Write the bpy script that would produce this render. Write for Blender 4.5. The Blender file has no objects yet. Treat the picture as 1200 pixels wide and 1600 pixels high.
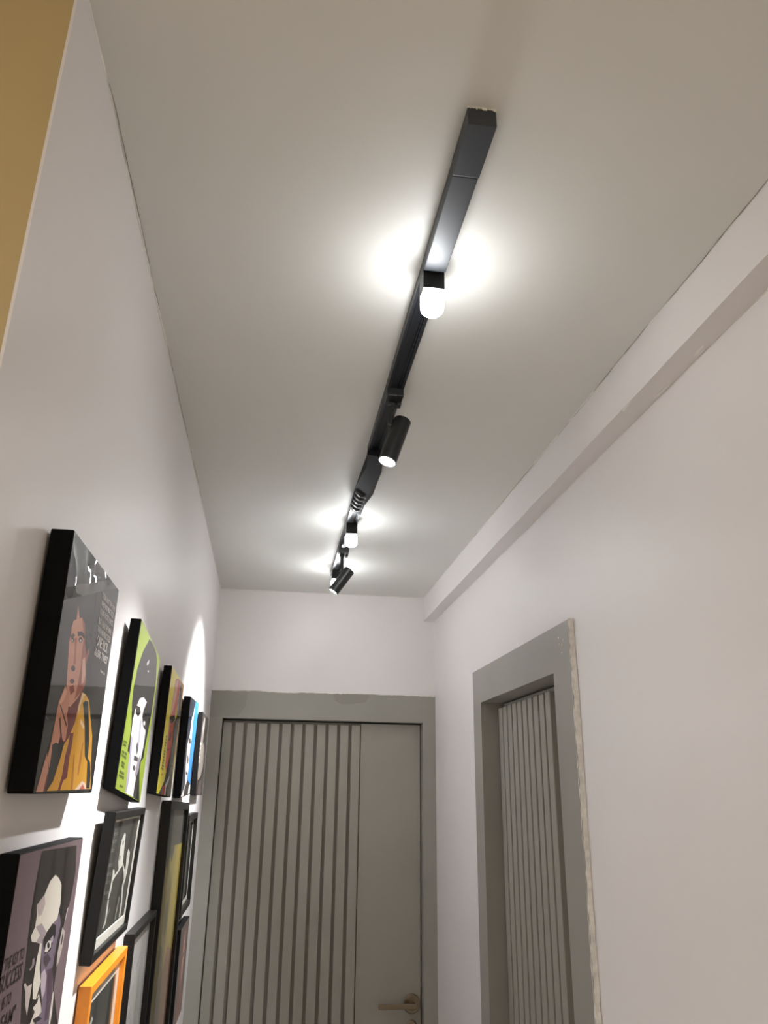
import bpy, bmesh, math, random
from mathutils import Matrix, Vector

# ------------------------------------------------------------------ camera
scene = bpy.context.scene
col = scene.collection
CAM_POS = (0.2523, 0.0, 1.7705)
RIGHT = Vector((0.98967845, -0.1426906, 0.01326511))
UP = Vector((-0.06091174, -0.33506667, 0.94022343))
FWD = Vector((0.12971635, 0.93132686, 0.34029979))
cam_data = bpy.data.cameras.new('camera')
cam_data.sensor_fit = 'HORIZONTAL'
cam_data.sensor_width = 36.0
cam_data.lens = 1203.94 / 1200 * 36.0
cam_data.clip_start = 0.02
cam = bpy.data.objects.new('camera', cam_data)
col.objects.link(cam)
mw = Matrix.Identity(4)
for i in range(3):
    mw[i][0] = RIGHT[i]; mw[i][1] = UP[i]; mw[i][2] = -FWD[i]; mw[i][3] = CAM_POS[i]
cam.matrix_world = mw
scene.camera = cam

# ------------------------------------------------------------------ world, exposure, lamp levels
world = bpy.data.worlds.new('world')
scene.world = world
world.use_nodes = True
world.node_tree.nodes['Background'].inputs[0].default_value = (0.9, 0.85, 0.8, 1)
world.node_tree.nodes['Background'].inputs[1].default_value = 0.0
vs = scene.view_settings
vs.view_transform = 'Standard'
vs.look = 'None'
vs.exposure = 1.84
vs.gamma = 1.0
vs.use_curve_mapping = False
scene.cycles.max_bounces = 12
scene.cycles.diffuse_bounces = 8

BULB_COL = (0.97, 0.985, 1.0)
BULB_E = 26.0          # frosted track bulbs
SPOT_W = 41.0           # track spots
SPOT_LENS_E = 60.0
PENDANT_COL = (1.0, 0.84, 0.62)
PENDANT_E = 66.0       # warm pendant in the room behind the camera

ROOM_COL = (1.0, 0.96, 0.89)
ROOM_E = 47.0           # flush ceiling lamp of that room

# ------------------------------------------------------------------ main dimensions (metres)
H = 2.605      # ceiling
D = 3.4007     # end wall
W = 0.9639     # right wall
YC = 0.634     # corner where the corridor's left wall begins
BEAM_B, BEAM_H = 0.0484, 0.1061
TX = 0.476     # track centre line
PI = math.pi

# ------------------------------------------------------------------ flat print of the pictures: (ink colour, outline in picture fractions)
ART = {
 'P1': [
  ((22,20,20),[(-0.393,0.299),(-0.266,0.313),(-0.123,0.253),(0.039,0.142),(0.042,0.104),(-0.087,0.166),(-0.187,0.193),(-0.284,0.159),(-0.333,0.093),(-0.303,0.016),(-0.391,0.044),(-0.439,0.162)]),
  ((226,160,132),[(-0.318,0.139),(-0.307,0.166),(-0.258,0.185),(-0.269,0.241),(-0.214,0.196),(-0.174,0.21),(-0.11,0.195),(-0.087,0.166),(-0.056,0.12),(0.001,0.073),(0.018,0.114),(0.044,0.095),(0.015,0.062),(0.013,0.042),(0.05,-0.023),(0.054,-0.046),(0.012,-0.079),(-0.062,-0.123),(-0.14,-0.166),(-0.2,-0.159),(-0.25,-0.109),(-0.278,-0.045),(-0.295,0.004),(-0.323,0.077),(-0.312,0.11)]),
  ((170,88,66),[(-0.174,0.21),(-0.11,0.195),(-0.056,0.12),(0.001,0.073),(0.018,0.114),(0.044,0.095),(0.013,0.042),(0.054,-0.046),(0.012,-0.079),(-0.099,-0.127),(-0.077,-0.053),(-0.071,0.016),(-0.094,0.081),(-0.093,0.128),(-0.135,0.176)]),
  ((238,186,160),[(-0.062,0.049),(-0.02,0.065),(0.031,-0.002),(0.018,-0.041),(-0.015,-0.054),(-0.039,-0.002)]),
  ((186,100,78),[(-0.25,0.108),(-0.207,0.116),(-0.186,0.057),(-0.164,0.011),(-0.203,0.005),(-0.217,0.056)]),
  ((60,34,28),[(-0.314,0.105),(-0.279,0.123),(-0.247,0.118),(-0.267,0.105),(-0.303,0.097)]),
  ((60,34,28),[(-0.218,0.141),(-0.142,0.156),(-0.079,0.149),(-0.075,0.133),(-0.141,0.137),(-0.199,0.124)]),
  ((30,26,24),[(-0.25,0.099),(-0.251,0.093),(-0.261,0.087),(-0.275,0.084),(-0.289,0.086),(-0.297,0.091),(-0.296,0.097),(-0.287,0.102),(-0.273,0.105),(-0.258,0.104)]),
  ((30,26,24),[(-0.112,0.125),(-0.114,0.118),(-0.128,0.111),(-0.149,0.107),(-0.167,0.108),(-0.178,0.113),(-0.176,0.121),(-0.162,0.127),(-0.142,0.131),(-0.123,0.13)]),
  ((200,205,200),[(-0.268,0.094),(-0.268,0.091),(-0.272,0.088),(-0.278,0.087),(-0.284,0.088),(-0.288,0.09),(-0.288,0.093),(-0.284,0.096),(-0.278,0.097),(-0.271,0.096)]),
  ((200,205,200),[(-0.129,0.119),(-0.129,0.115),(-0.135,0.112),(-0.144,0.11),(-0.153,0.111),(-0.158,0.114),(-0.157,0.117),(-0.151,0.12),(-0.142,0.122),(-0.134,0.122)]),
  ((58,38,34),[(-0.164,-0.005),(-0.166,-0.013),(-0.181,-0.02),(-0.203,-0.023),(-0.223,-0.021),(-0.234,-0.015),(-0.232,-0.007),(-0.217,0.0),(-0.196,0.003),(-0.175,0.002)]),
  ((96,44,42),[(-0.146,-0.056),(-0.15,-0.063),(-0.167,-0.069),(-0.191,-0.072),(-0.212,-0.07),(-0.223,-0.066),(-0.22,-0.059),(-0.203,-0.053),(-0.179,-0.05),(-0.158,-0.051)]),
  ((150,60,50),[(-0.218,-0.088),(-0.154,-0.072),(-0.12,-0.094),(-0.18,-0.118)]),
  ((112,32,30),[(-0.181,-0.174),(-0.093,-0.135),(0.014,-0.083),(0.001,-0.157),(-0.047,-0.237),(-0.099,-0.275),(-0.166,-0.312),(-0.206,-0.248),(-0.176,-0.212)]),
  ((226,164,44),[(0.014,-0.083),(0.09,-0.084),(0.17,-0.103),(0.253,-0.177),(0.337,-0.248),(0.386,-0.356),(0.458,-0.482),(-0.319,-0.49),(-0.248,-0.453),(-0.196,-0.375),(-0.166,-0.312),(-0.111,-0.284),(-0.039,-0.219),(-0.01,-0.14)]),
  ((240,205,150),[(0.019,-0.083),(0.08,-0.085),(0.026,-0.132),(-0.005,-0.18),(-0.017,-0.145)]),
  ((190,120,30),[(0.023,-0.346),(0.037,-0.337),(0.079,-0.432),(0.092,-0.484),(0.054,-0.484),(0.039,-0.415)]),
  ((190,120,30),[(0.154,-0.296),(0.174,-0.276),(0.18,-0.367),(0.169,-0.431),(0.143,-0.422),(0.143,-0.36)]),
  ((244,214,170),[(0.065,-0.192),(0.15,-0.218),(0.144,-0.232),(0.061,-0.211)]),
  ((26,34,30),[(0.058,-0.124),(0.096,-0.11),(0.157,-0.108),(0.214,-0.18),(0.288,-0.27),(0.304,-0.349),(0.367,-0.364),(0.415,-0.418),(0.434,-0.48),(0.36,-0.48),(0.305,-0.364),(0.239,-0.343),(0.159,-0.222)]),
  ((116,36,34),[(-0.096,-0.264),(-0.034,-0.257),(-0.032,-0.314),(-0.046,-0.358),(-0.034,-0.44),(-0.094,-0.449),(-0.121,-0.489),(-0.159,-0.489),(-0.126,-0.431),(-0.119,-0.352),(-0.096,-0.309)]),
  ((240,214,196),[(0.133,-0.486),(0.254,-0.448),(0.327,-0.459),(0.356,-0.482)]),
  ((205,110,86),[(0.215,-0.485),(0.274,-0.461),(0.332,-0.482)]),
  ((214,146,118),[(-0.287,-0.093),(-0.227,-0.102),(-0.182,-0.144),(-0.189,-0.196),(-0.15,-0.236),(-0.155,-0.295),(-0.189,-0.303),(-0.241,-0.271),(-0.256,-0.314),(-0.295,-0.311),(-0.344,-0.322),(-0.338,-0.353),(-0.335,-0.408),(-0.385,-0.374),(-0.363,-0.291),(-0.355,-0.227),(-0.346,-0.162)]),
  ((236,176,148),[(-0.281,-0.097),(-0.242,-0.108),(-0.271,-0.145),(-0.31,-0.166),(-0.335,-0.164)]),
  ((64,34,30),[(-0.323,-0.171),(-0.304,-0.17),(-0.171,-0.233),(-0.172,-0.246)]),
  ((64,34,30),[(-0.303,-0.223),(-0.287,-0.213),(-0.21,-0.298),(-0.211,-0.319)]),
  ((110,40,50),[(-0.257,-0.272),(-0.225,-0.274),(-0.208,-0.306),(-0.22,-0.315)]),
  ((212,150,124),[(-0.469,-0.494),(-0.403,-0.352),(-0.342,-0.415),(-0.362,-0.469),(-0.369,-0.493)]),
  ((120,48,48),[(-0.355,-0.431),(-0.337,-0.423),(-0.337,-0.461),(-0.348,-0.492),(-0.374,-0.493)]),
 ],
 'P2': [
  ((24,22,24),[(-0.1,0.481),(0.093,0.491),(0.269,0.478),(0.33,0.452),(0.432,0.327),(0.445,0.22),(0.45,0.121),(0.425,0.019),(0.373,-0.144),(0.373,-0.221),(0.275,-0.258),(0.3,-0.337),(0.459,-0.495),(0.091,-0.49),(-0.08,-0.3),(-0.251,-0.261),(-0.274,-0.204),(-0.298,-0.102),(-0.389,0.005),(-0.413,0.093),(-0.384,0.217),(-0.274,0.355)]),
  ((196,188,184),[(-0.246,-0.015),(-0.126,0.084),(0.018,0.118),(0.167,0.116),(0.08,0.045),(0.067,0.001),(0.283,0.013),(0.292,-0.054),(0.297,-0.163),(0.266,-0.238),(0.188,-0.316),(0.165,-0.43),(0.171,-0.488),(-0.143,-0.489),(-0.168,-0.416),(-0.185,-0.275),(-0.243,-0.169),(-0.267,-0.081)]),
  ((146,138,154),[(-0.243,-0.169),(-0.177,-0.167),(-0.132,-0.276),(-0.073,-0.399),(-0.099,-0.483),(-0.143,-0.489),(-0.168,-0.416),(-0.199,-0.277)]),
  ((146,138,154),[(0.003,-0.035),(0.061,-0.017),(0.093,-0.118),(0.108,-0.214),(0.067,-0.219),(0.043,-0.126)]),
  ((214,210,202),[(-0.037,-0.418),(0.045,-0.394),(0.182,-0.488),(-0.067,-0.49)]),
  ((24,22,24),[(-0.214,0.023),(-0.075,0.037),(-0.017,0.011),(-0.093,-0.027),(-0.209,-0.024)]),
  ((24,22,24),[(0.067,0.001),(0.226,0.046),(0.339,0.022),(0.303,-0.053),(0.17,-0.048)]),
  ((190,188,190),[(0.227,-0.014),(0.229,-0.023),(0.215,-0.03),(0.191,-0.034),(0.168,-0.033),(0.152,-0.026),(0.151,-0.018),(0.165,-0.01),(0.188,-0.006),(0.212,-0.007)]),
  ((60,58,64),[(-0.093,0.005),(-0.094,0.0),(-0.106,-0.005),(-0.124,-0.008),(-0.141,-0.008),(-0.15,-0.005),(-0.149,-0.0),(-0.138,0.005),(-0.12,0.008),(-0.103,0.008)]),
  ((50,46,52),[(-0.02,-0.254),(0.146,-0.249),(0.127,-0.275),(-0.015,-0.285)]),
  ((60,54,60),[(0.002,-0.196),(0.022,-0.161),(0.1,-0.207),(0.069,-0.243)]),
  ((60,54,60),[(0.093,-0.319),(0.093,-0.329),(0.074,-0.338),(0.043,-0.341),(0.013,-0.338),(-0.006,-0.33),(-0.006,-0.32),(0.013,-0.312),(0.043,-0.308),(0.074,-0.311)]),
  ((120,112,122),[(0.135,-0.266),(0.228,-0.214),(0.241,-0.31),(0.174,-0.374),(0.116,-0.356)]),
  ((150,148,150),[(-0.063,0.332),(0.01,0.372),(0.01,0.337),(-0.054,0.313)]),
  ((120,118,120),[(0.063,0.302),(0.062,0.296),(0.049,0.29),(0.03,0.286),(0.011,0.285),(0.001,0.287),(0.002,0.293),(0.015,0.299),(0.034,0.303),(0.053,0.304)]),
  ((24,22,24),[(-0.291,-0.222),(-0.247,-0.2),(-0.213,-0.264),(-0.282,-0.265)]),
  ((70,84,22),[(-0.462,-0.225),(-0.442,-0.224),(-0.447,-0.237),(-0.469,-0.238)]),
  ((70,84,22),[(-0.434,-0.223),(-0.39,-0.221),(-0.391,-0.234),(-0.439,-0.237)]),
  ((70,84,22),[(-0.382,-0.221),(-0.364,-0.22),(-0.364,-0.233),(-0.382,-0.234)]),
  ((70,84,22),[(-0.472,-0.244),(-0.445,-0.243),(-0.45,-0.256),(-0.479,-0.257)]),
  ((70,84,22),[(-0.436,-0.242),(-0.4,-0.24),(-0.402,-0.254),(-0.441,-0.255)]),
  ((70,84,22),[(-0.391,-0.24),(-0.364,-0.239),(-0.363,-0.252),(-0.393,-0.253)]),
  ((70,84,22),[(-0.463,-0.282),(-0.383,-0.28),(-0.384,-0.294),(-0.463,-0.295)]),
  ((70,84,22),[(-0.369,-0.279),(-0.296,-0.277),(-0.298,-0.292),(-0.37,-0.294)]),
  ((70,84,22),[(-0.463,-0.301),(-0.433,-0.301),(-0.433,-0.315),(-0.463,-0.315)]),
  ((70,84,22),[(-0.42,-0.301),(-0.388,-0.3),(-0.388,-0.314),(-0.42,-0.314)]),
  ((70,84,22),[(-0.374,-0.3),(-0.299,-0.299),(-0.3,-0.313),(-0.375,-0.314)]),
  ((70,84,22),[(-0.424,-0.337),(-0.401,-0.337),(-0.4,-0.35),(-0.424,-0.35)]),
  ((70,84,22),[(-0.393,-0.337),(-0.359,-0.337),(-0.358,-0.35),(-0.392,-0.35)]),
  ((70,84,22),[(-0.351,-0.337),(-0.328,-0.337),(-0.326,-0.35),(-0.35,-0.35)]),
  ((70,84,22),[(-0.424,-0.355),(-0.388,-0.355),(-0.388,-0.368),(-0.424,-0.367)]),
  ((70,84,22),[(-0.38,-0.355),(-0.343,-0.356),(-0.342,-0.369),(-0.379,-0.368)]),
  ((70,84,22),[(-0.335,-0.356),(-0.326,-0.356),(-0.324,-0.37),(-0.334,-0.37)]),
  ((70,84,22),[(-0.44,-0.39),(-0.4,-0.39),(-0.402,-0.404),(-0.442,-0.404)]),
  ((70,84,22),[(-0.387,-0.39),(-0.354,-0.39),(-0.355,-0.404),(-0.388,-0.404)]),
  ((70,84,22),[(-0.34,-0.39),(-0.289,-0.389),(-0.29,-0.404),(-0.341,-0.404)]),
  ((70,84,22),[(-0.275,-0.389),(-0.274,-0.389),(-0.275,-0.404),(-0.276,-0.404)]),
  ((70,84,22),[(-0.443,-0.41),(-0.412,-0.41),(-0.414,-0.424),(-0.445,-0.424)]),
  ((70,84,22),[(-0.398,-0.41),(-0.348,-0.41),(-0.349,-0.425),(-0.4,-0.425)]),
  ((70,84,22),[(-0.334,-0.41),(-0.275,-0.411),(-0.276,-0.426),(-0.335,-0.425)]),
  ((70,84,22),[(-0.368,-0.462),(-0.306,-0.462),(-0.312,-0.472),(-0.373,-0.473)]),
  ((70,84,22),[(-0.291,-0.461),(-0.256,-0.461),(-0.264,-0.471),(-0.299,-0.472)]),
 ],
 'P3': [
  ((236,170,70),[(0.24,0.495),(0.495,0.495),(0.495,0.224),(0.471,-0.119),(0.387,-0.194),(0.392,-0.052),(0.441,0.207)]),
  ((24,22,24),[(0.164,0.485),(0.312,0.471),(0.49,0.243),(0.454,0.133),(0.407,-0.065),(0.389,-0.183),(0.495,-0.495),(0.172,-0.495),(-0.362,-0.495),(-0.093,-0.384),(-0.049,-0.315),(0.067,-0.052),(0.057,0.103),(0.22,0.173),(0.343,0.225),(0.218,0.403)]),
  ((232,96,66),[(-0.194,0.319),(-0.164,0.438),(0.03,0.484),(0.197,0.483),(0.218,0.403),(0.177,0.27),(0.109,0.188),(0.071,0.09),(0.109,-0.048),(0.099,-0.155),(-0.049,-0.315),(-0.164,-0.275),(-0.207,-0.145),(-0.233,-0.012),(-0.259,0.094),(-0.231,0.152),(-0.223,0.23)]),
  ((245,170,140),[(-0.177,0.321),(-0.14,0.435),(0.04,0.476),(0.031,0.374),(-0.002,0.282),(-0.089,0.199),(-0.154,0.141),(-0.226,0.153),(-0.212,0.231)]),
  ((150,120,120),[(0.165,0.372),(0.256,0.409),(0.343,0.225),(0.22,0.173),(0.183,0.234)]),
  ((40,20,20),[(-0.276,0.109),(0.047,0.17),(0.137,0.141),(-0.077,0.073),(-0.204,0.073)]),
  ((60,24,24),[(-0.185,-0.028),(-0.063,0.005),(0.022,0.028),(-0.005,0.011),(-0.058,-0.057),(-0.151,-0.069)]),
  ((50,20,20),[(-0.179,-0.142),(-0.019,-0.119),(-0.037,-0.131),(-0.16,-0.149)]),
  ((170,50,40),[(-0.162,0.064),(-0.069,0.067),(-0.107,-0.041),(-0.182,-0.041)]),
  ((235,232,228),[(-0.03,-0.415),(0.226,-0.325),(0.2,-0.371),(0.079,-0.431),(0.091,-0.495),(0.001,-0.495)]),
  ((214,52,44),[(-0.152,-0.426),(-0.009,-0.417),(0.011,-0.495),(-0.14,-0.495)]),
  ((180,160,170),[(0.227,-0.279),(0.381,-0.177),(0.338,-0.23),(0.232,-0.342)]),
  ((150,140,10),[(-0.348,-0.044),(-0.26,-0.042),(-0.261,-0.06),(-0.351,-0.061)]),
  ((150,140,10),[(-0.352,-0.067),(-0.261,-0.066),(-0.261,-0.083),(-0.355,-0.084)]),
  ((150,140,10),[(-0.356,-0.09),(-0.263,-0.089),(-0.263,-0.107),(-0.359,-0.107)]),
  ((150,140,10),[(-0.36,-0.113),(-0.285,-0.113),(-0.286,-0.13),(-0.363,-0.13)]),
  ((150,140,10),[(-0.364,-0.136),(-0.313,-0.136),(-0.315,-0.153),(-0.366,-0.153)]),
  ((150,140,10),[(-0.288,-0.136),(-0.262,-0.136),(-0.263,-0.153),(-0.289,-0.153)]),
  ((150,140,10),[(-0.367,-0.158),(-0.266,-0.159),(-0.266,-0.177),(-0.37,-0.175)]),
  ((150,140,10),[(-0.371,-0.181),(-0.263,-0.183),(-0.263,-0.2),(-0.374,-0.198)]),
  ((150,140,10),[(-0.375,-0.204),(-0.278,-0.205),(-0.278,-0.223),(-0.378,-0.22)]),
  ((150,140,10),[(-0.379,-0.226),(-0.264,-0.229),(-0.264,-0.246),(-0.382,-0.243)]),
  ((150,140,10),[(-0.383,-0.248),(-0.292,-0.251),(-0.293,-0.268),(-0.386,-0.265)]),
  ((150,140,10),[(-0.387,-0.271),(-0.265,-0.275),(-0.265,-0.292),(-0.389,-0.287)]),
  ((150,140,10),[(-0.39,-0.293),(-0.265,-0.298),(-0.265,-0.315),(-0.393,-0.309)]),
  ((150,140,10),[(-0.339,-0.341),(-0.28,-0.34),(-0.293,-0.353),(-0.353,-0.353)]),
  ((150,140,10),[(-0.257,-0.339),(-0.246,-0.339),(-0.258,-0.353),(-0.269,-0.353)]),
 ],
 'P4': [
  ((24,22,24),[(-0.281,0.495),(0.067,0.489),(0.125,0.337),(0.048,0.21),(-0.162,0.098),(-0.224,0.008),(-0.011,-0.04),(0.045,-0.24),(-0.012,-0.407),(-0.138,-0.495),(0.494,-0.495),(0.168,-0.353),(0.171,-0.091),(0.175,0.293),(0.177,0.489)]),
  ((232,222,214),[(0.016,0.431),(0.142,0.346),(0.156,0.099),(-0.018,0.057),(0.006,-0.04),(0.029,-0.24),(-0.052,-0.384),(-0.211,-0.49),(-0.494,-0.49),(-0.185,-0.388),(-0.308,-0.166),(-0.354,0.02),(-0.194,0.126),(-0.146,0.307),(-0.025,0.336)]),
  ((60,140,226),[(0.067,0.489),(0.475,0.495),(0.494,0.277),(0.432,-0.011),(0.366,-0.243),(0.385,-0.384),(0.004,-0.335),(0.029,-0.262),(0.047,-0.017),(0.024,0.27)]),
  ((40,36,40),[(-0.043,0.064),(-0.039,0.046),(-0.068,0.035),(-0.117,0.034),(-0.168,0.043),(-0.201,0.06),(-0.205,0.077),(-0.177,0.088),(-0.128,0.09),(-0.077,0.08)]),
  ((70,64,70),[(-0.028,-0.269),(-0.035,-0.279),(-0.076,-0.285),(-0.134,-0.284),(-0.187,-0.277),(-0.216,-0.266),(-0.209,-0.256),(-0.17,-0.25),(-0.112,-0.251),(-0.057,-0.258)]),
  ((90,80,84),[(-0.067,-0.129),(-0.053,-0.155),(-0.072,-0.171),(-0.116,-0.171),(-0.168,-0.155),(-0.209,-0.13),(-0.223,-0.104),(-0.205,-0.088),(-0.161,-0.088),(-0.109,-0.104)]),
  ((40,36,40),[(-0.2,-0.409),(0.004,-0.349),(0.251,-0.392),(0.158,-0.493),(-0.223,-0.493)]),
  ((226,220,214),[(0.259,-0.4),(0.415,-0.389),(0.44,-0.488),(0.233,-0.488)]),
 ],
 'P5': [
  ((150,140,132),[(-0.066,0.467),(-0.042,0.345),(-0.125,0.157),(0.15,0.117),(0.243,-0.145),(0.024,-0.267),(-0.337,-0.328),(-0.472,-0.249),(-0.438,-0.146),(-0.495,-0.094),(-0.495,0.117),(-0.417,0.299),(-0.29,0.444)]),
  ((196,186,176),[(-0.075,0.443),(-0.08,0.324),(-0.17,0.245),(-0.272,0.328),(-0.214,0.432)]),
  ((24,22,24),[(0.118,0.478),(0.495,0.48),(0.471,0.363),(0.195,0.101),(-0.046,0.143),(0.025,0.239),(0.182,0.342)]),
  ((90,74,84),[(-0.495,0.256),(-0.363,0.303),(-0.438,0.122),(-0.495,0.081)]),
  ((214,206,196),[(-0.495,0.128),(-0.312,0.133),(-0.361,0.096),(-0.495,0.091)]),
  ((214,206,196),[(-0.495,0.073),(-0.328,0.078),(-0.376,0.041),(-0.495,0.037)]),
  ((214,206,196),[(-0.495,0.02),(-0.343,0.023),(-0.391,-0.014),(-0.495,-0.016)]),
  ((214,206,196),[(-0.495,-0.034),(-0.359,-0.032),(-0.406,-0.068),(-0.495,-0.069)]),
  ((214,206,196),[(-0.495,-0.087),(-0.374,-0.086),(-0.422,-0.122),(-0.495,-0.122)]),
  ((40,36,34),[(-0.417,-0.325),(0.034,-0.276),(0.275,-0.172),(0.33,-0.495),(-0.495,-0.495)]),
  ((92,80,78),[(-0.235,-0.34),(0.194,-0.309),(0.269,-0.495),(-0.248,-0.495)]),
 ],
 'P7': [
  ((34,28,28),[(-0.218,0.489),(0.376,0.472),(0.431,0.358),(0.416,0.276),(0.387,0.211),(0.336,0.148),(0.313,0.1),(0.319,0.008),(0.313,-0.08),(0.481,-0.252),(-0.155,-0.097),(-0.206,0.029),(-0.212,0.115),(-0.229,0.196),(-0.242,0.297),(-0.236,0.394)]),
  ((112,98,112),[(0.232,0.213),(0.279,0.17),(0.256,0.11),(0.238,0.01),(0.311,-0.093),(0.294,-0.206),(0.085,-0.155),(0.142,-0.107),(0.06,0.014),(-0.008,0.127),(0.029,0.167),(0.129,0.187)]),
  ((214,206,192),[(0.015,0.372),(0.058,0.38),(0.129,0.36),(0.19,0.329),(0.218,0.252),(0.2,0.199),(0.127,0.19),(0.045,0.171),(-0.003,0.139),(0.003,0.108),(0.018,0.048),(0.068,-0.008),(0.027,-0.059),(-0.022,-0.047),(-0.052,0.005),(-0.051,0.085),(-0.035,0.144),(-0.104,0.16),(-0.163,0.171),(-0.188,0.193),(-0.148,0.219),(-0.147,0.26),(-0.172,0.296),(-0.074,0.322),(-0.018,0.364)]),
  ((178,164,160),[(-0.172,0.296),(-0.119,0.311),(-0.074,0.322),(-0.042,0.284),(-0.074,0.25),(-0.124,0.25)]),
  ((160,146,150),[(-0.139,0.218),(-0.054,0.218),(0.045,0.171),(-0.003,0.139),(-0.104,0.16),(-0.055,0.176)]),
  ((22,18,20),[(0.004,0.15),(0.054,0.172),(0.126,0.191),(0.19,0.176),(0.209,0.139),(0.152,0.087),(0.063,0.089)]),
  ((206,196,190),[(0.057,0.099),(0.065,0.123),(0.096,0.133),(0.148,0.125),(0.154,0.1),(0.103,0.091)]),
  ((24,20,24),[(0.131,0.11),(0.131,0.103),(0.122,0.101),(0.108,0.103),(0.094,0.11),(0.085,0.118),(0.085,0.124),(0.093,0.127),(0.107,0.125),(0.122,0.118)]),
  ((150,136,150),[(0.123,0.135),(0.167,0.142),(0.185,0.121),(0.166,0.111)]),
  ((70,56,66),[(0.054,0.083),(0.117,0.084),(0.184,0.051),(0.121,0.032),(0.063,0.06)]),
  ((178,164,172),[(0.054,0.024),(0.103,0.031),(0.152,-0.004),(0.159,-0.06),(0.128,-0.083),(0.076,-0.026)]),
  ((84,66,78),[(0.148,0.019),(0.238,0.01),(0.303,-0.096),(0.282,-0.186),(0.223,-0.18),(0.216,-0.103)]),
  ((206,196,186),[(0.303,-0.096),(0.323,-0.095),(0.342,-0.174),(0.335,-0.216),(0.305,-0.209),(0.302,-0.156)]),
  ((206,196,186),[(0.06,-0.044),(0.123,-0.099),(0.147,-0.129),(0.073,-0.136),(0.055,-0.148),(-0.012,-0.132),(0.003,-0.123),(0.037,-0.103),(-0.0,-0.083)]),
  ((30,24,26),[(0.028,-0.061),(0.063,-0.056),(0.057,-0.076),(0.007,-0.08),(-0.015,-0.071)]),
  ((34,26,30),[(0.025,-0.125),(0.106,-0.134),(0.173,-0.158),(0.118,-0.153),(0.043,-0.141)]),
  ((186,174,168),[(-0.191,0.035),(-0.171,0.038),(-0.135,0.018),(-0.07,0.015),(-0.071,-0.031),(-0.077,-0.089),(-0.127,-0.042),(-0.152,0.006)]),
  ((140,124,130),[(-0.117,0.105),(-0.087,0.104),(-0.08,0.078),(-0.13,0.068),(-0.143,0.076),(-0.111,0.084)]),
  ((178,166,160),[(0.314,0.149),(0.377,0.123),(0.369,0.068),(0.34,0.013),(0.304,-0.0),(0.289,0.05),(0.301,0.102)]),
  ((60,48,54),[(0.332,0.12),(0.355,0.117),(0.349,0.076),(0.325,0.08)]),
  ((178,166,160),[(0.358,0.215),(0.385,0.221),(0.36,0.177),(0.338,0.161)]),
 ],
 'P6': [
  ((214,212,200),[(0.025,0.321),(0.071,0.302),(0.084,0.228),(0.118,0.098),(0.115,0.052),(0.02,0.038),(-0.032,0.104),(-0.04,0.166),(-0.043,0.227),(-0.033,0.27)]),
  ((60,60,56),[(0.009,0.266),(0.041,0.251),(0.041,0.219),(0.003,0.235)]),
  ((60,60,56),[(-0.023,0.152),(0.015,0.142),(0.009,0.112),(-0.023,0.122)]),
  ((214,212,200),[(0.005,0.042),(0.092,0.086),(0.117,0.077),(0.04,0.028),(-0.062,0.0),(-0.113,-0.021),(-0.118,-0.096),(-0.147,-0.143),(-0.173,-0.138),(-0.157,-0.061),(-0.147,0.013),(-0.16,0.061),(-0.139,0.066),(-0.101,0.045),(-0.09,0.016)]),
  ((214,212,200),[(-0.169,-0.145),(-0.138,-0.15),(-0.117,-0.24),(-0.114,-0.315),(-0.175,-0.346),(-0.189,-0.335),(-0.153,-0.295),(-0.16,-0.232)]),
  ((214,212,200),[(0.235,0.18),(0.315,0.14),(0.328,0.047),(0.318,-0.042),(0.295,-0.09),(0.267,-0.111),(0.24,-0.031),(0.243,0.045),(0.216,0.125)]),
  ((214,212,200),[(0.094,0.083),(0.135,0.075),(0.247,-0.0),(0.294,-0.077),(0.272,-0.119),(0.328,-0.28),(0.332,-0.375),(0.287,-0.36),(0.272,-0.238),(0.221,-0.104),(0.249,-0.064),(0.192,0.007)]),
  ((150,150,140),[(0.168,-0.182),(0.195,-0.187),(0.194,-0.279),(0.172,-0.353),(0.143,-0.347),(0.155,-0.259)]),
  ((150,150,140),[(-0.086,-0.224),(-0.063,-0.217),(-0.078,-0.254),(-0.096,-0.262)]),
  ((120,122,112),[(-0.323,0.343),(-0.227,0.34),(-0.227,0.332),(-0.322,0.335)]),
  ((120,122,112),[(-0.209,0.339),(-0.186,0.338),(-0.187,0.331),(-0.21,0.332)]),
  ((120,122,112),[(-0.322,0.33),(-0.263,0.328),(-0.263,0.321),(-0.321,0.323)]),
  ((120,122,112),[(-0.246,0.328),(-0.191,0.326),(-0.192,0.319),(-0.246,0.32)]),
  ((120,122,112),[(-0.319,0.29),(-0.278,0.288),(-0.277,0.281),(-0.318,0.283)]),
  ((120,122,112),[(-0.261,0.288),(-0.182,0.284),(-0.183,0.277),(-0.261,0.28)]),
  ((120,122,112),[(-0.318,0.278),(-0.235,0.274),(-0.235,0.267),(-0.317,0.27)]),
  ((120,122,112),[(-0.218,0.273),(-0.184,0.272),(-0.185,0.264),(-0.219,0.266)]),
  ((120,122,112),[(-0.34,0.229),(-0.256,0.224),(-0.256,0.217),(-0.34,0.222)]),
  ((120,122,112),[(-0.239,0.223),(-0.206,0.221),(-0.206,0.214),(-0.239,0.216)]),
  ((120,122,112),[(-0.339,0.217),(-0.241,0.211),(-0.241,0.204),(-0.338,0.209)]),
  ((120,122,112),[(-0.224,0.21),(-0.207,0.209),(-0.208,0.202),(-0.225,0.203)]),
  ((120,122,112),[(-0.324,0.125),(-0.233,0.117),(-0.233,0.11),(-0.324,0.118)]),
  ((120,122,112),[(-0.216,0.116),(-0.189,0.114),(-0.19,0.107),(-0.216,0.109)]),
  ((120,122,112),[(-0.323,0.113),(-0.263,0.108),(-0.263,0.1),(-0.322,0.105)]),
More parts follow.
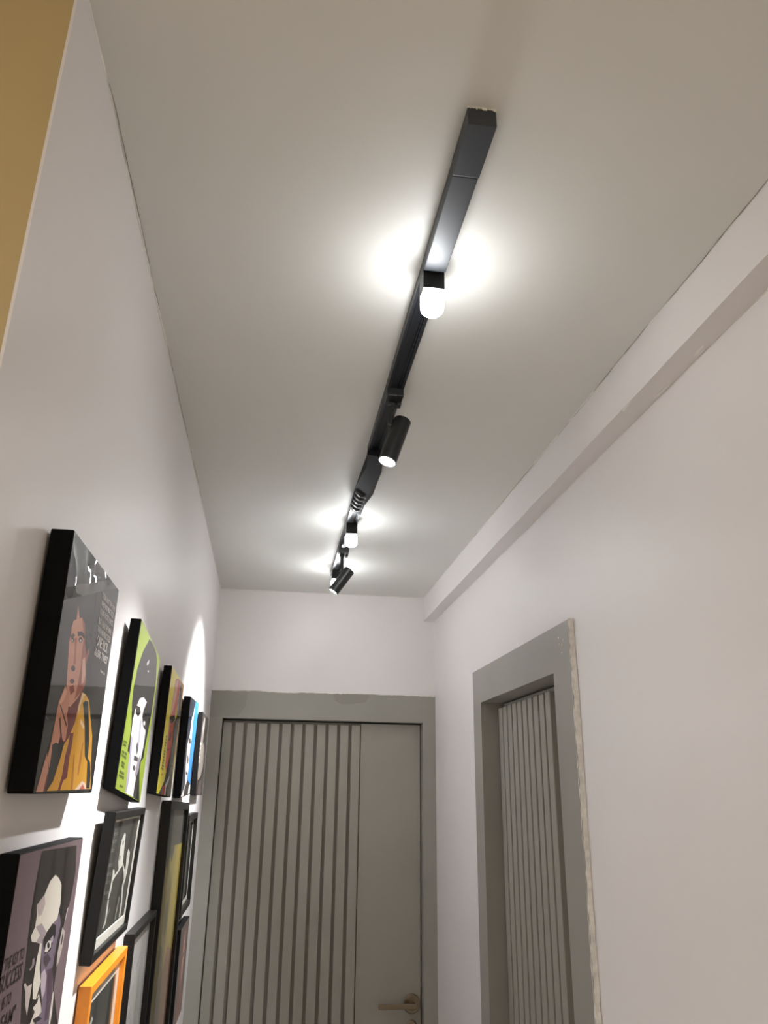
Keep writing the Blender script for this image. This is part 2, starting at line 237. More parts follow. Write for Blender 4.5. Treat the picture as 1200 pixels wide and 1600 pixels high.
  ((120,122,112),[(-0.247,0.106),(-0.209,0.103),(-0.21,0.096),(-0.247,0.099)]),
  ((120,122,112),[(-0.192,0.102),(-0.191,0.102),(-0.192,0.095),(-0.193,0.095)]),
  ((120,122,112),[(-0.329,0.064),(-0.232,0.054),(-0.232,0.047),(-0.328,0.056)]),
  ((120,122,112),[(-0.214,0.053),(-0.195,0.051),(-0.196,0.043),(-0.215,0.045)]),
  ((120,122,112),[(-0.328,0.052),(-0.26,0.045),(-0.26,0.038),(-0.327,0.044)]),
  ((120,122,112),[(-0.243,0.043),(-0.196,0.039),(-0.197,0.032),(-0.243,0.036)]),
  ((120,122,112),[(-0.342,0.01),(-0.289,0.004),(-0.289,-0.003),(-0.341,0.003)]),
  ((120,122,112),[(-0.273,0.002),(-0.209,-0.005),(-0.21,-0.012),(-0.273,-0.005)]),
  ((120,122,112),[(-0.341,-0.002),(-0.251,-0.012),(-0.251,-0.019),(-0.34,-0.01)]),
  ((120,122,112),[(-0.234,-0.014),(-0.211,-0.017),(-0.212,-0.024),(-0.235,-0.021)]),
  ((120,122,112),[(-0.334,-0.063),(-0.281,-0.07),(-0.281,-0.077),(-0.333,-0.071)]),
  ((120,122,112),[(-0.265,-0.072),(-0.201,-0.08),(-0.202,-0.087),(-0.265,-0.079)]),
  ((120,122,112),[(-0.333,-0.075),(-0.271,-0.083),(-0.271,-0.091),(-0.332,-0.083)]),
  ((120,122,112),[(-0.255,-0.085),(-0.203,-0.092),(-0.204,-0.099),(-0.255,-0.093)]),
 ],
}

TXT = {
 'P1': [
  ('"I FEAR NOT THE MAN', (240, 235, 226), (0.1344, 0.4504, 0.3708, 0.3983)),
  ('WHO HAS PRACTICED', (240, 235, 226), (0.1404, 0.4477, 0.3338, 0.362)),
  ('10,000 KICKS ONCE,', (240, 235, 226), (0.1411, 0.46, 0.292, 0.3217)),
  ('BUT I FEAR THE MAN', (240, 235, 226), (0.1339, 0.4367, 0.2469, 0.2761)),
  ('WHO HAS PRACTICED', (240, 235, 226), (0.1342, 0.4419, 0.2086, 0.2371)),
  ('ONE KICK', (252, 250, 244), (0.1558, 0.4127, 0.1502, 0.1986)),
  ('10,000 TIMES"', (252, 250, 244), (0.1419, 0.4479, 0.0957, 0.1387)),
  ('Bruce Lee', (240, 235, 226), (0.3173, 0.4222, 0.0469, 0.062)),
 ],
 'P2': [
 ],
 'P3': [
 ],
 'P4': [
 ],
 'P5': [
 ],
 'P7': [
  ('"THE KEY TO', (38, 28, 30), (-0.4894, -0.2518, 0.1313, 0.1726)),
  ('SUCCESS', (38, 28, 30), (-0.4983, -0.246, 0.0668, 0.1228)),
  ('IS TO', (38, 28, 30), (-0.4351, -0.336, 0.0089, 0.0474)),
  ('DREAM"', (38, 28, 30), (-0.5138, -0.2524, -0.0586, -0.0095)),
 ],
 'P6': [
 ],
}


# ------------------------------------------------------------------ helpers
def new_obj(name, me, mat=None, parent=None):
    o = bpy.data.objects.new(name, me)
    col.objects.link(o)
    if mat is not None and me is not None and not me.materials:
        me.materials.append(mat)
    if parent is not None:
        o.parent = parent
    return o

def finish(bm, name, smooth=False):
    bmesh.ops.recalc_face_normals(bm, faces=bm.faces)
    me = bpy.data.meshes.new(name)
    bm.to_mesh(me)
    bm.free()
    if smooth:
        for p in me.polygons:
            p.use_smooth = True
    return me

def add_box(bm, a, b, bevel=0.0, seg=2):
    """axis aligned box between corners a and b"""
    r = bmesh.ops.create_cube(bm, size=1.0)
    vs_ = r['verts']
    for v in vs_:
        v.co = Vector([(a[i] + b[i]) / 2 + v.co[i] * (b[i] - a[i]) for i in range(3)])
    if bevel:
        es = list({e for v in vs_ for e in v.link_edges})
        bmesh.ops.bevel(bm, geom=es, offset=bevel, segments=seg, affect='EDGES', profile=0.6)
    return vs_

def box_mesh(name, a, b, bevel=0.0, seg=2):
    bm = bmesh.new()
    add_box(bm, a, b, bevel, seg)
    return finish(bm, name)

def add_lathe(bm, prof, n=32, M=None, cap=True):
    """prof: list of (r, z); revolve about z, then transform"""
    rings = []
    for r, z in prof:
        if r < 1e-6:
            rings.append([bm.verts.new((0, 0, z))])
        else:
            rings.append([bm.verts.new((r * math.cos(2 * PI * i / n), r * math.sin(2 * PI * i / n), z)) for i in range(n)])
    for A, B in zip(rings, rings[1:]):
        for i in range(n):
            j = (i + 1) % n
            if len(A) == 1 and len(B) == 1:
                continue
            if len(A) == 1:
                bm.faces.new((A[0], B[i], B[j]))
            elif len(B) == 1:
                bm.faces.new((A[i], A[j], B[0]))
            else:
                bm.faces.new((A[i], A[j], B[j], B[i]))
    vv = [v for r in rings for v in r]
    if M is not None:
        for v in vv:
            v.co = M @ v.co
    return vv

def auto_smooth(o, ang=35):
    for p in o.data.polygons:
        p.use_smooth = True
    m = o.modifiers.new('edge_split', 'EDGE_SPLIT')
    m.split_angle = math.radians(ang)
    return o

def extrude_profile(name, pts, y0, y1):
    """closed profile in (x, z) swept along y"""
    bm = bmesh.new()
    a = [bm.verts.new((x, y0, z)) for x, z in pts]
    b = [bm.verts.new((x, y1, z)) for x, z in pts]
    n = len(pts)
    for i in range(n):
        bm.faces.new((a[i], a[(i + 1) % n], b[(i + 1) % n], b[i]))
    bm.faces.new(a); bm.faces.new(b)
    return finish(bm, name)

def empty(name, loc, rot=(0, 0, 0)):
    o = bpy.data.objects.new(name, None)
    o.location = loc
    o.rotation_euler = rot
    o.empty_display_size = 0.05
    col.objects.link(o)
    return o

def tag(o, label=None, cat=None, group=None, kind=None):
    if label: o['label'] = label
    if cat: o['category'] = cat
    if group: o['group'] = group
    if kind: o['kind'] = kind
    return o

def struct(o, label=None):
    o['kind'] = 'structure'
    if label: o['label'] = label
    return o

# ------------------------------------------------------------------ materials
def lin(c):
    return tuple(((x / 255) / 12.92 if x / 255 <= 0.04045 else ((x / 255 + 0.055) / 1.055) ** 2.4) for x in c)

def mat(name, rgb, rough=0.5, metal=0.0, bump=None, vary=0.0, vscale=2.0, coat=0.0, coat_rough=0.05, emit=None, spec=0.5):
    m = bpy.data.materials.new(name)
    m.use_nodes = True
    nt = m.node_tree
    b = nt.nodes['Principled BSDF']
    b.inputs['Base Color'].default_value = (*rgb, 1)
    b.inputs['Roughness'].default_value = rough
    b.inputs['Metallic'].default_value = metal
    b.inputs['Coat Weight'].default_value = coat
    b.inputs['Coat Roughness'].default_value = coat_rough
    b.inputs['Specular IOR Level'].default_value = spec
    tc = nt.nodes.new('ShaderNodeTexCoord')
    if vary:
        n = nt.nodes.new('ShaderNodeTexNoise')
        n.inputs['Scale'].default_value = vscale
        n.inputs['Detail'].default_value = 5
        nt.links.new(tc.outputs['Object'], n.inputs['Vector'])
        r = nt.nodes.new('ShaderNodeMapRange')
        r.inputs['From Min'].default_value = 0.3
        r.inputs['From Max'].default_value = 0.7
        r.inputs['To Min'].default_value = 1 - vary
        r.inputs['To Max'].default_value = 1.0
        nt.links.new(n.outputs['Fac'], r.inputs['Value'])
        mx = nt.nodes.new('ShaderNodeVectorMath')
        mx.operation = 'SCALE'
        mx.inputs[0].default_value = rgb
        nt.links.new(r.outputs['Result'], mx.inputs['Scale'])
        nt.links.new(mx.outputs['Vector'], b.inputs['Base Color'])
    prev = None
    for (sc, st, dist) in (bump or []):
        n = nt.nodes.new('ShaderNodeTexNoise')
        n.inputs['Scale'].default_value = sc
        n.inputs['Detail'].default_value = 3
        nt.links.new(tc.outputs['Object'], n.inputs['Vector'])
        bp = nt.nodes.new('ShaderNodeBump')
        bp.inputs['Strength'].default_value = st
        bp.inputs['Distance'].default_value = dist
        nt.links.new(n.outputs['Fac'], bp.inputs['Height'])
        if prev is not None:
            nt.links.new(prev.outputs['Normal'], bp.inputs['Normal'])
        prev = bp
    if prev is not None:
        nt.links.new(prev.outputs['Normal'], b.inputs['Normal'])
        if coat:
            nt.links.new(prev.outputs['Normal'], b.inputs['Coat Normal'])
    if emit:
        b.inputs['Emission Color'].default_value = (*emit[0], 1)
        b.inputs['Emission Strength'].default_value = emit[1]
    return m

WALL_BUMP = [(3.5, 0.25, 0.01), (160, 0.10, 0.0006)]
M_wall = mat('wall_paint', (0.735, 0.705, 0.695), 0.42, bump=WALL_BUMP, vary=0.03, vscale=1.5)
M_ceil = mat('ceiling_paint', (0.695, 0.695, 0.66), 0.6, bump=[(2.5, 0.25, 0.01), (120, 0.12, 0.0006)], vary=0.04, vscale=1.2)
M_yellow = mat('ochre_wall_paint', (0.47, 0.355, 0.165), 0.5, bump=[(150, 0.12, 0.0006)], vary=0.05)
M_caulk = mat('caulk', (0.80, 0.775, 0.73), 0.6, bump=[(90, 0.5, 0.002)], vary=0.1, vscale=40)
M_crack = mat('crack_filler', (0.30, 0.28, 0.25), 0.9)
M_door = mat('grey_door_paint', (0.310, 0.297, 0.258), 0.34, bump=[(40, 0.06, 0.001), (220, 0.06, 0.0004)], vary=0.06, vscale=6)
M_doorbase = mat('grey_door_paint_shaded', (0.23, 0.215, 0.18), 0.45, vary=0.05)  # door paint darkened to carry the shade behind and between the slats
M_frame_paint = mat('grey_frame_paint', (0.30, 0.29, 0.258), 0.38, bump=[(30, 0.08, 0.001), (200, 0.06, 0.0004)], vary=0.08, vscale=5)
M_plaster = mat('rough_white_plaster', (0.76, 0.73, 0.675), 0.85, bump=[(80, 0.8, 0.004), (300, 0.6, 0.001)], vary=0.25, vscale=60)
M_nickel = mat('satin_bronze', (0.30, 0.245, 0.175), 0.30, 1.0)
M_black = mat('black_canvas_wrap', (0.0035, 0.0035, 0.004), 0.7, bump=[(500, 0.25, 0.0004)], spec=0.12)
M_blackframe = mat('black_painted_frame', (0.006, 0.0055, 0.005), 0.42, bump=[(60, 0.1, 0.001)], spec=0.3)
M_orange = mat('orange_painted_frame', (0.83, 0.27, 0.015), 0.38, bump=[(90, 0.12, 0.0008)], vary=0.12, vscale=30)
M_matboard = mat('white_mat_board', (0.78, 0.75, 0.66), 0.7)
M_track = mat('black_track_enamel', (0.020, 0.023, 0.028), 0.42, bump=[(200, 0.1, 0.0004)])
M_feed = mat('dark_grey_feed_plastic', (0.035, 0.040, 0.048), 0.5, bump=[(180, 0.12, 0.0005)])
M_lampblack = mat('black_lamp_enamel', (0.014, 0.015, 0.015), 0.40, spec=0.35)
M_joint = mat('black_joint_plastic', (0.013, 0.014, 0.017), 0.65, spec=0.2, bump=[(180, 0.15, 0.0005)])
M_rubber = mat('black_rubber', (0.015, 0.015, 0.018), 0.40)
M_steel = mat('track_conductor', (0.55, 0.55, 0.55), 0.3, 1.0)
M_bulb = mat('frosted_bulb', (0.9, 0.9, 0.9), 0.4, emit=(BULB_COL, BULB_E))
M_lens = mat('spot_lens', (0.9, 0.9, 0.9), 0.3, emit=(BULB_COL, SPOT_LENS_E))
M_wood = mat('raw_wood_side', (0.20, 0.10, 0.035), 0.6, vary=0.3, vscale=20)
M_floor = mat('floor_tile', (0.62, 0.58, 0.53), 0.3, vary=0.15, vscale=3)
M_roomwall = mat('room_wall_paint', (0.58, 0.50, 0.40), 0.6)
M_pendant = mat('pendant_bulb', (0.9, 0.8, 0.6), 0.4, emit=(PENDANT_COL, PENDANT_E))
M_shade = mat('pendant_shade', (0.05, 0.045, 0.04), 0.5)

def print_mat(name, wrinkle=False):
    m = bpy.data.materials.new(name)
    m.use_nodes = True
    nt = m.node_tree
    b = nt.nodes['Principled BSDF']
    a = nt.nodes.new('ShaderNodeAttribute')
    a.attribute_name = 'ink'
    nt.links.new(a.outputs['Color'], b.inputs['Base Color'])
    b.inputs['Roughness'].default_value = 0.5
    b.inputs['Specular IOR Level'].default_value = 0.15
    b.inputs['Coat Weight'].default_value = 0.8
    b.inputs['Coat Roughness'].default_value = 0.02
    b.inputs['Coat IOR'].default_value = 1.38
    tc = nt.nodes.new('ShaderNodeTexCoord')
    n = nt.nodes.new('ShaderNodeTexNoise')
    n.inputs['Scale'].default_value = 9.0
    n.inputs['Detail'].default_value = 1
    nt.links.new(tc.outputs['Object'], n.inputs['Vector'])
    bp = nt.nodes.new('ShaderNodeBump')
    bp.inputs['Strength'].default_value = 0.02
    bp.inputs['Distance'].default_value = 0.01
    nt.links.new(n.outputs['Fac'], bp.inputs['Height'])
    last = bp
    if wrinkle:
        # the lifted, wrinkled film along the top of the print
        sep = nt.nodes.new('ShaderNodeSeparateXYZ')
        nt.links.new(tc.outputs['Object'], sep.inputs[0])
        dr = nt.nodes.new('ShaderNodeMath'); dr.operation = 'MULTIPLY_ADD'
        dr.inputs[1].default_value = 0.30; dr.inputs[2].default_value = 0.0
        nt.links.new(sep.outputs['Y'], dr.inputs[0])
        ad = nt.nodes.new('ShaderNodeMath'); ad.operation = 'SUBTRACT'
        nt.links.new(sep.outputs['Z'], ad.inputs[0]); nt.links.new(dr.outputs[0], ad.inputs[1])
        mr = nt.nodes.new('ShaderNodeMapRange')
        mr.inputs['From Min'].default_value = 0.098
        mr.inputs['From Max'].default_value = 0.112
        nt.links.new(ad.outputs[0], mr.inputs['Value'])
        n2 = nt.nodes.new('ShaderNodeTexNoise')
        n2.inputs['Scale'].default_value = 13.0
        n2.inputs['Detail'].default_value = 0.5
        nt.links.new(tc.outputs['Object'], n2.inputs['Vector'])
        mu = nt.nodes.new('ShaderNodeMath'); mu.operation = 'MULTIPLY'
        nt.links.new(mr.outputs[0], mu.inputs[0]); nt.links.new(n2.outputs['Fac'], mu.inputs[1])
        b2 = nt.nodes.new('ShaderNodeBump')
        b2.inputs['Strength'].default_value = 1.0
        b2.inputs['Distance'].default_value = 0.012
        nt.links.new(mu.outputs[0], b2.inputs['Height'])
        nt.links.new(bp.outputs['Normal'], b2.inputs['Normal'])
        last = b2
    nt.links.new(last.outputs['Normal'], b.inputs['Coat Normal'])
    return m

M_print = print_mat('glossy_print')
M_print_w = print_mat('glossy_print_lifted_film', True)

def matte_print(name):
    m = bpy.data.materials.new(name)
    m.use_nodes = True
    nt = m.node_tree
    b = nt.nodes['Principled BSDF']
    a = nt.nodes.new('ShaderNodeAttribute')
    a.attribute_name = 'ink'
    tc = nt.nodes.new('ShaderNodeTexCoord')
    n = nt.nodes.new('ShaderNodeTexNoise')
    n.inputs['Scale'].default_value = 30.0
    nt.links.new(tc.outputs['Object'], n.inputs['Vector'])
    mr = nt.nodes.new('ShaderNodeMapRange')
    mr.inputs['To Min'].default_value = 0.75
    mr.inputs['To Max'].default_value = 1.1
    nt.links.new(n.outputs['Fac'], mr.inputs['Value'])
    sc = nt.nodes.new('ShaderNodeVectorMath'); sc.operation = 'SCALE'
    nt.links.new(a.outputs['Color'], sc.inputs[0]); nt.links.new(mr.outputs[0], sc.inputs['Scale'])
    nt.links.new(sc.outputs['Vector'], b.inputs['Base Color'])
    b.inputs['Roughness'].default_value = 0.6
    return m

M_paper = matte_print('paper_print')

def glass_mat():
    m = bpy.data.materials.new('picture_glass')
    m.use_nodes = True
    nt = m.node_tree
    nt.nodes.remove(nt.nodes['Principled BSDF'])
    out = nt.nodes['Material Output']
    t = nt.nodes.new('ShaderNodeBsdfTransparent')
    g = nt.nodes.new('ShaderNodeBsdfGlossy')
    g.inputs['Roughness'].default_value = 0.02
    f = nt.nodes.new('ShaderNodeFresnel')
    f.inputs['IOR'].default_value = 1.5
    mx = nt.nodes.new('ShaderNodeMixShader')
    ge = nt.nodes.new('ShaderNodeNewGeometry')
    fr = nt.nodes.new('ShaderNodeMath'); fr.operation = 'SUBTRACT'; fr.inputs[0].default_value = 1.0
    nt.links.new(ge.outputs['Backfacing'], fr.inputs[1])
    mu = nt.nodes.new('ShaderNodeMath'); mu.operation = 'MULTIPLY'
    nt.links.new(f.outputs[0], mu.inputs[0]); nt.links.new(fr.outputs[0], mu.inputs[1])
    nt.links.new(mu.outputs[0], mx.inputs[0])
    nt.links.new(t.outputs[0], mx.inputs[1])
    nt.links.new(g.outputs[0], mx.inputs[2])
    nt.links.new(mx.outputs[0], out.inputs['Surface'])
    return m

M_glass = glass_mat()

# ------------------------------------------------------------------ the setting
T = 0.12
LX, RY = -2.6, -3.2          # the room the camera stands in
FY0, FY1, FZ = 1.763, 2.690, 2.168       # door in the right wall: frame outside
IY0, IY1, IZ = 1.885, 2.590, 2.055       # and its clear opening
BXL, BXR, BZ = 0.054, 0.909, 2.05        # end door clear opening
BF = 2.163                                # end door frame top

bm = bmesh.new()
add_box(bm, (LX, RY, -0.1), (W + T, D + T, 0.0))
struct(new_obj('floor', finish(bm, 'floor'), M_floor), 'tiled floor of the corridor')
bm = bmesh.new()
add_box(bm, (LX, RY, H), (W + T, D + T, H + 0.1))
ceiling = struct(new_obj('ceiling', finish(bm, 'ceiling'), M_ceil), 'white painted ceiling carrying the black light track')

# left wall: plaster skin wraps to the corner
prof = [(0, YC), (0, D + T), (-T, D + T), (-T, YC + 0.12), (-0.003, YC + 0.12), (-0.003, YC)]
bm = bmesh.new()
lo = [bm.verts.new((x, y, 0)) for x, y in prof]
hi = [bm.verts.new((x, y, H)) for x, y in prof]
for i in range(6):
    bm.faces.new((lo[i], lo[(i + 1) % 6], hi[(i + 1) % 6], hi[i]))
bm.faces.new(lo); bm.faces.new(hi)
wall_left = struct(new_obj('wall_left', finish(bm, 'wall_left'), M_wall), 'white left wall hung with framed pictures')
struct(new_obj('wall_entry', box_mesh('wall_entry', (LX, YC, 0), (-0.0031, YC + T - 0.001, H)), M_yellow), 'ochre yellow wall at the corner beside the corridor')

# right wall with the door opening
bm = bmesh.new()
add_box(bm, (W, RY, 0), (W + T, IY0 - 0.03, H))
add_box(bm, (W, IY1 + 0.03, 0), (W + T, D + T, H))
add_box(bm, (W, IY0 - 0.03, IZ + 0.03), (W + T, IY1 + 0.03, H))
bmesh.ops.remove_doubles(bm, verts=bm.verts, dist=1e-5)
wall_right = struct(new_obj('wall_right', finish(bm, 'wall_right'), M_wall), 'white right wall with a grey door')

# end wall with the door opening
bm = bmesh.new()
add_box(bm, (0, D, BF - 0.05), (W, D + T, H))
wall_back = struct(new_obj('wall_back', finish(bm, 'wall_back'), M_wall), 'white end wall above the grey door')
struct(new_obj('wall_rear', box_mesh('wall_rear', (LX, RY - T, 0), (W + T, RY, H)), M_roomwall))
struct(new_obj('wall_room', box_mesh('wall_room', (LX - T, RY, 0), (LX, YC + T, H)), M_roomwall))

# ceiling beam along the right wall, its lower edge slightly uneven
random.seed(4)
bm = bmesh.new()
ys = [RY + (D - RY) * i / 60 for i in range(61)]
rows_ = []
for y in ys:
    j = random.uniform(-0.0012, 0.0012)
    k = random.uniform(-0.0012, 0.0012)
    rows_.append([bm.verts.new((W - BEAM_B, y, H)), bm.verts.new((W - BEAM_B + j * 0.4, y, H - BEAM_H + k)), bm.verts.new((W, y, H - BEAM_H + k * 0.6)), bm.verts.new((W, y, H))])
for A, B in zip(rows_, rows_[1:]):
    for i in range(4):
        bm.faces.new((A[i], A[(i + 1) % 4], B[(i + 1) % 4], B[i]))
bm.faces.new(rows_[0]); bm.faces.new(rows_[-1])
beam = struct(new_obj('ceiling_beam', finish(bm, 'ceiling_beam'), M_wall), 'white boxed beam where the right wall meets the ceiling')

# wavy caulk beads and hairline cracks along the joints
def bead(name, p0, p1, r, amp, m, parent, seed, n=120, keep=None):
    rd = random.Random(seed)
    bm = bmesh.new()
    p0 = Vector(p0); p1 = Vector(p1)
    d = (p1 - p0).normalized()
    a = d.orthogonal().normalized(); b = d.cross(a)
    prev = None
    off = Vector((0, 0, 0))
    for i in range(n + 1):
        t = i / n
        off = off * 0.8 + (a * rd.uniform(-amp, amp) + b * rd.uniform(-amp, amp))
        rr = r * rd.uniform(0.55, 1.25)
        if keep is not None and not keep(t):
            prev = None
            continue
        c = p0.lerp(p1, t) + off
        ring = [bm.verts.new(c + (a * math.cos(q * PI / 2.5) + b * math.sin(q * PI / 2.5)) * rr) for q in range(5)]
        if prev:
            for q in range(5):
                bm.faces.new((prev[q], prev[(q + 1) % 5], ring[(q + 1) % 5], ring[q]))
        prev = ring
    return new_obj(name, finish(bm, name, True), m, parent)

bead('caulk_line', (0, YC, H), (0, D, H), 0.0022, 0.0008, M_caulk, wall_left, 1)
bead('joint_crack', (0.0028, YC, H - 0.0002), (0.0028, 2.3, H - 0.0002), 0.0006, 0.0005, M_crack, wall_left, 2, keep=lambda t: t > 0.08)
bead('caulk_line', (W - BEAM_B, 0.2, H), (W - BEAM_B, D, H), 0.0018, 0.0007, M_caulk, beam, 3)
bead('joint_crack', (W - BEAM_B - 0.002, 0.4, H - 0.0002), (W - BEAM_B - 0.002, 2.9, H - 0.0002), 0.0007, 0.0005, M_crack, beam, 4, keep=lambda t: t < 0.75 or 0.8 < t < 0.9)
bead('caulk_line', (W, 0.2, H - BEAM_H), (W, D, H - BEAM_H), 0.0016, 0.0006, M_caulk, beam, 5)
bead('caulk_line', (0, D, H), (W - BEAM_B, D, H), 0.0022, 0.0008, M_caulk, wall_back, 6, n=50)
bead('caulk_line', (0, D, BF), (0, D, H), 0.0016, 0.0006, M_caulk, wall_back, 7, n=40)
bead('caulk_line', (W, D, 0), (W, D, H - BEAM_H), 0.0026, 0.0007, M_caulk, wall_back, 8, n=120)

# plaster chips on the beam
def chip(parent, c, nrm, size, seed):
    rd = random.Random(seed)
    nrm = Vector(nrm).normalized()
    a = Vector((0, 1, 0)); b = nrm.cross(a)
    bm = bmesh.new()
    n = 9
    top, bot = [], []
    for i in range(n):
        q = 2 * PI * i / n
        r = rd.uniform(0.5, 1.0)
        p = Vector(c) + a * math.cos(q) * r * size[0] + b * math.sin(q) * r * size[1]
        bot.append(bm.verts.new(p - nrm * 0.001)); top.append(bm.verts.new(p.lerp(Vector(c), 0.25) + nrm * rd.uniform(0.0008, 0.0018)))
    for i in range(n):
        bm.faces.new((bot[i], bot[(i + 1) % n], top[(i + 1) % n], top[i]))
    bm.faces.new(top)
    return new_obj('plaster_chip', finish(bm, 'plaster_chip'), M_caulk, parent)

chip(beam, (W - BEAM_B + 0.006, 1.30, H - BEAM_H), (0, 0, -1), (0.03, 0.006), 1)
chip(beam, (W - 0.006, 1.22, H - BEAM_H), (0, 0, -1), (0.05, 0.005), 2)
chip(beam, (W - BEAM_B, 1.33, H - 0.004), (-1, 0, 0), (0.018, 0.006), 3)
chip(beam, (W - 0.012, 1.08, H - BEAM_H), (0, 0, -1), (0.02, 0.004), 5)

# ------------------------------------------------------------------ doors
def ring_yz(bm, outer, inner, x0, x1):
    """rectangular U/ring: outer (a0,b0,a1,b1), inner the same, in (y,z), between x0 and x1"""
    def rect(r, x):
        return [bm.verts.new((x, r[0], r[1])), bm.verts.new((x, r[2], r[1])), bm.verts.new((x, r[2], r[3])), bm.verts.new((x, r[0], r[3]))]
    O0, I0, O1, I1 = rect(outer, x0), rect(inner, x0), rect(outer, x1), rect(inner, x1)
    for i in range(4):
        j = (i + 1) % 4
        bm.faces.new((O1[i], O1[j], I1[j], I1[i]))
        bm.faces.new((O0[i], O0[j], I0[j], I0[i]))
        bm.faces.new((O0[i], O0[j], O1[j], O1[i]))
        bm.faces.new((I0[i], I0[j], I1[j], I1[i]))

def portal(pts_out, pts_in, f0, f1):
    """inverted U with mitred corners; pts lists of three-sided outline (bl, tl, tr, br) -> f maps (p, depth) to xyz"""
    bm = bmesh.new()
    V = {}
    for key, pts in (('o', pts_out), ('i', pts_in)):
        for dk, f in (('0', f0), ('1', f1)):
            V[key + dk] = [bm.verts.new(f(p)) for p in pts]
    for i in range(3):
        for a, b in (('o1', 'i1'), ('o0', 'i0'), ('o0', 'o1'), ('i0', 'i1')):
            bm.faces.new((V[a][i], V[a][i + 1], V[b][i + 1], V[b][i]))
    for i in (0, 3):
        bm.faces.new((V['o0'][i], V['o1'][i], V['i1'][i], V['i0'][i]))
    return finish(bm, 'frame')

SLAT_W, SLAT_T, PITCH = 0.0365, 0.020, 0.0497

def slat_mesh(h):
    return box_mesh('slat', (-SLAT_W / 2, -SLAT_T, 0), (SLAT_W / 2, 0, h), 0.0015, 1)

# --- end door, faces -y
door1 = struct(empty('door_1', (0, 0, 0)), 'grey slatted door closing the end of the corridor')
pf = D - 0.006
new_obj('frame', portal([(0.0, 0), (0.0, BF), (W, BF), (W, 0)], [(BXL, 0), (BXL, BZ), (BXR, BZ), (BXR, 0)],
                        lambda p: (p[0], D + 0.09, p[1]), lambda p: (p[0], pf, p[1])), M_frame_paint, door1)
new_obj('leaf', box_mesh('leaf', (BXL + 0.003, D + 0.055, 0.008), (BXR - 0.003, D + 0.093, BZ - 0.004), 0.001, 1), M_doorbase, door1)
sm = slat_mesh(2.028)
for k in range(12):
    s = new_obj('slat', sm, M_door, door1)
    s.location = (0.0755 + k * PITCH, D + 0.055, 0.008)
new_obj('stile_panel', box_mesh('stile_panel', (0.6445, D + 0.042, 0.008), (BXR - 0.004, D + 0.056, BZ - 0.006), 0.001, 1), M_door, door1)
# lever handle
hx, hz, hy = 0.868, 0.989, D + 0.042
Mrot = Matrix.Translation((hx, hy, hz)) @ Matrix.Rotation(PI / 2, 4, 'X')
bm = bmesh.new()
add_lathe(bm, [(0, 0), (0.034, 0), (0.034, 0.006), (0.031, 0.010), (0.022, 0.0105), (0.021, 0.0085), (0, 0.0085)], 40, Mrot)
rose = auto_smooth(new_obj('handle_rose', finish(bm, 'handle_rose'), M_nickel, door1))
bm = bmesh.new()
add_lathe(bm, [(0, 0.005), (0.0105, 0.005), (0.0105, 0.046), (0.009, 0.05), (0, 0.05)], 24, Mrot)
auto_smooth(new_obj('handle_neck', finish(bm, 'handle_neck'), M_nickel, rose))
new_obj('handle_lever', box_mesh('handle_lever', (hx - 0.137, hy - 0.052, hz - 0.009), (hx + 0.011, hy - 0.041, hz + 0.009), 0.003, 3), M_nickel, rose)
bm = bmesh.new()
add_lathe(bm, [(0, 0), (0.020, 0), (0.020, 0.006), (0.017, 0.009), (0, 0.009)], 28, Matrix.Translation((hx, hy, hz - 0.075)) @ Matrix.Rotation(PI / 2, 4, 'X'))
auto_smooth(new_obj('keyhole_rose', finish(bm, 'keyhole_rose'), M_nickel, door1))
# darker patches on the frame; lumpy filler where the frame meets the plaster
M_patch = mat('grey_frame_patch', (0.258, 0.248, 0.22), 0.42, vary=0.06, vscale=12)
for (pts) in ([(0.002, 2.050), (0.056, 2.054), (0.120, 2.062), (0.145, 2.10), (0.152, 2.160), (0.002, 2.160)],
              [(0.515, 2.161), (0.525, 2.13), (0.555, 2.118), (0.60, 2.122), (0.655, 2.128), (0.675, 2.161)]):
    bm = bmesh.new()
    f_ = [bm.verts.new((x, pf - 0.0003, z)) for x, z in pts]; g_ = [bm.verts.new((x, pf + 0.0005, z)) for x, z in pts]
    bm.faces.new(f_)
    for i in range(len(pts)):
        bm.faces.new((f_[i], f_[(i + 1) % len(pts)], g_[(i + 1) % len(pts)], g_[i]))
    new_obj('dark_patch', finish(bm, 'dark_patch'), M_patch, door1)
bead('frame_caulk', (0.0, pf, BF + 0.001), (W, pf, BF + 0.001), 0.0030, 0.0012, M_caulk, door1, 11, n=90)
bead('frame_caulk', (0.003, pf, BF - 0.07), (0.003, pf, BF), 0.0050, 0.0018, M_frame_paint, door1, 12, n=12)

# --- door in the right wall, faces -x
door2 = struct(empty('door_2', (0, 0, 0)), 'grey slatted door set deep in the right wall')
fx = W - 0.012
# casing (flat, on the wall) and lining (inside the opening)
new_obj('casing', portal([(FY0, 0), (FY0, FZ), (FY1, FZ), (FY1, 0)], [(IY0, 0), (IY0, IZ), (IY1, IZ), (IY1, 0)],
                         lambda p: (W - 0.0002, p[0], p[1]), lambda p: (fx, p[0], p[1])), M_frame_paint, door2)
new_obj('lining', portal([(IY0 - 0.029, 0), (IY0 - 0.029, IZ + 0.029), (IY1 + 0.029, IZ + 0.029), (IY1 + 0.029, 0)], [(IY0, 0), (IY0, IZ), (IY1, IZ), (IY1, 0)],
                         lambda p: (W + 0.11, p[0], p[1]), lambda p: (W - 0.0003, p[0], p[1])), M_frame_paint, door2)
DX = W + 0.046 + SLAT_T
new_obj('leaf', box_mesh('leaf', (DX, IY0 + 0.003, 0.008), (DX + 0.038, IY1 - 0.003, IZ - 0.004), 0.001, 1), M_doorbase, door2)
